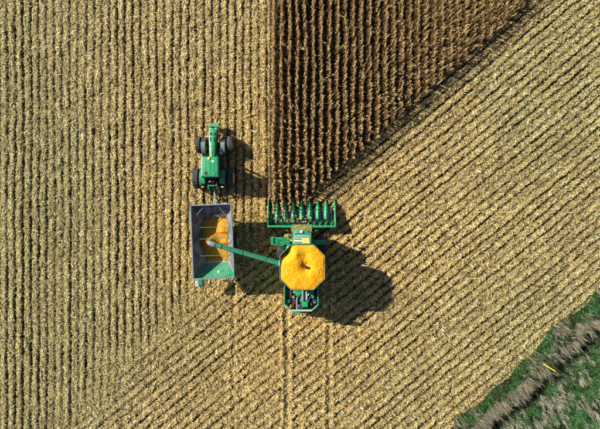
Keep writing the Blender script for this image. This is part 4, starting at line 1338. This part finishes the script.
# ------------------------------------------------------------------ fittings
for i in range(13):
    MB().lathe_z([(0, 0.03), (0.025, 0.03)], 6, (-3.0 + i * 0.5, 2.88, 1.37)).build('bolt', M['black'], header)
for tx in tips[1:-1]:
    MB().box((tx, 3.50, 0.62), (0.22, 0.16, 0.22)).build('row_gearbox', M['black'], header, bevel=0.02)
    MB().box((tx, 4.02, 0.925), (0.05, 0.5, 0.02), rx=-0.13).build('hood_seam', M['black'], header)
MB().tube([(-2.6, 2.78, 1.28), (-1.2, 2.74, 1.34), (-0.6, 2.6, 1.3), (-0.5, 2.1, 1.7)], 0.025, 6).build('hydraulic_hose', M['black'], header, smooth=True)
MB().tube([(2.7, 2.78, 1.28), (1.4, 2.73, 1.33), (0.65, 2.55, 1.3), (0.55, 2.1, 1.7)], 0.025, 6).build('hydraulic_hose', M['black'], header, smooth=True)
for (x_, y_, r_, z_) in ((-1.18, -3.85, 0.17, 3.05), (-0.75, -3.45, 0.12, 3.18), (1.12, -3.9, 0.16, 3.0), (-0.2, -4.25, 0.10, 3.1)):
    MB().lathe_z([(0, r_), (0.03, r_), (0.05, r_ * 0.8), (0.08, r_ * 0.8), (0.10, r_), (0.13, r_)], 18, (x_, y_, z_)).build('pulley', M['steel'], dk, smooth=True)
MB().tube([(-1.18, -3.68, 3.11), (-0.76, -3.33, 3.24)], 0.02, 5).build('drive_belt', M['black'], dk)
for (p0, p1, p2, mm) in (((-1.3, -2.6, 3.05), (-0.9, -2.75, 3.35), (-0.2, -2.65, 3.3), 'black'), ((0.7, -2.6, 3.2), (0.8, -3.0, 3.42), (0.55, -3.3, 3.42), 'steel'),
                         ((-0.6, -4.3, 3.05), (-0.1, -4.45, 3.2), (0.6, -4.4, 3.1), 'black'), ((1.2, -2.6, 3.0), (1.25, -3.4, 3.2), (1.2, -4.1, 3.05), 'black')):
    MB().tube([p0, p1, p2], 0.035, 8).build('pipe', M[mm], dk, smooth=True)
MB().box((-0.95, -4.3, 3.0), (0.34, 0.28, 0.16), rz=0.5).build('tool_box', M['yellow'], dk, bevel=0.02)
MB().box((-0.05, -2.72, 3.3), (0.5, 0.2, 0.2)).build('intake_cover', M['teal'], dk, bevel=0.03)
# tractor seams, grab rails and filler
MB().box((0, 2.9, 2.045), (0.52, 0.02, 0.02), rx=-0.1).build('bonnet_seam', M['black'], hood)
MB().box((0, 3.95, 1.90), (0.66, 0.02, 0.02), rx=-0.17).build('bonnet_seam', M['black'], hood)
for s_ in (-1, 1):
    MB().tube([(s_ * 0.62, 1.68, 1.5), (s_ * 0.66, 1.72, 2.6)], 0.018, 6).build('grab_rail', M['black'], cabo)
    MB().box((s_ * 0.79, 0.86, 3.06), (0.03, 1.3, 0.05)).build('roof_trim', M['black'], cabo)
MB().box((-0.35, 0.28, 3.235), (0.24, 0.3, 0.03)).build('roof_vent', M['black'], cabo, bevel=0.01)
MB().box((0.4, 0.22, 3.235), (0.2, 0.2, 0.03)).build('roof_vent', M['teal'], cabo, bevel=0.01)
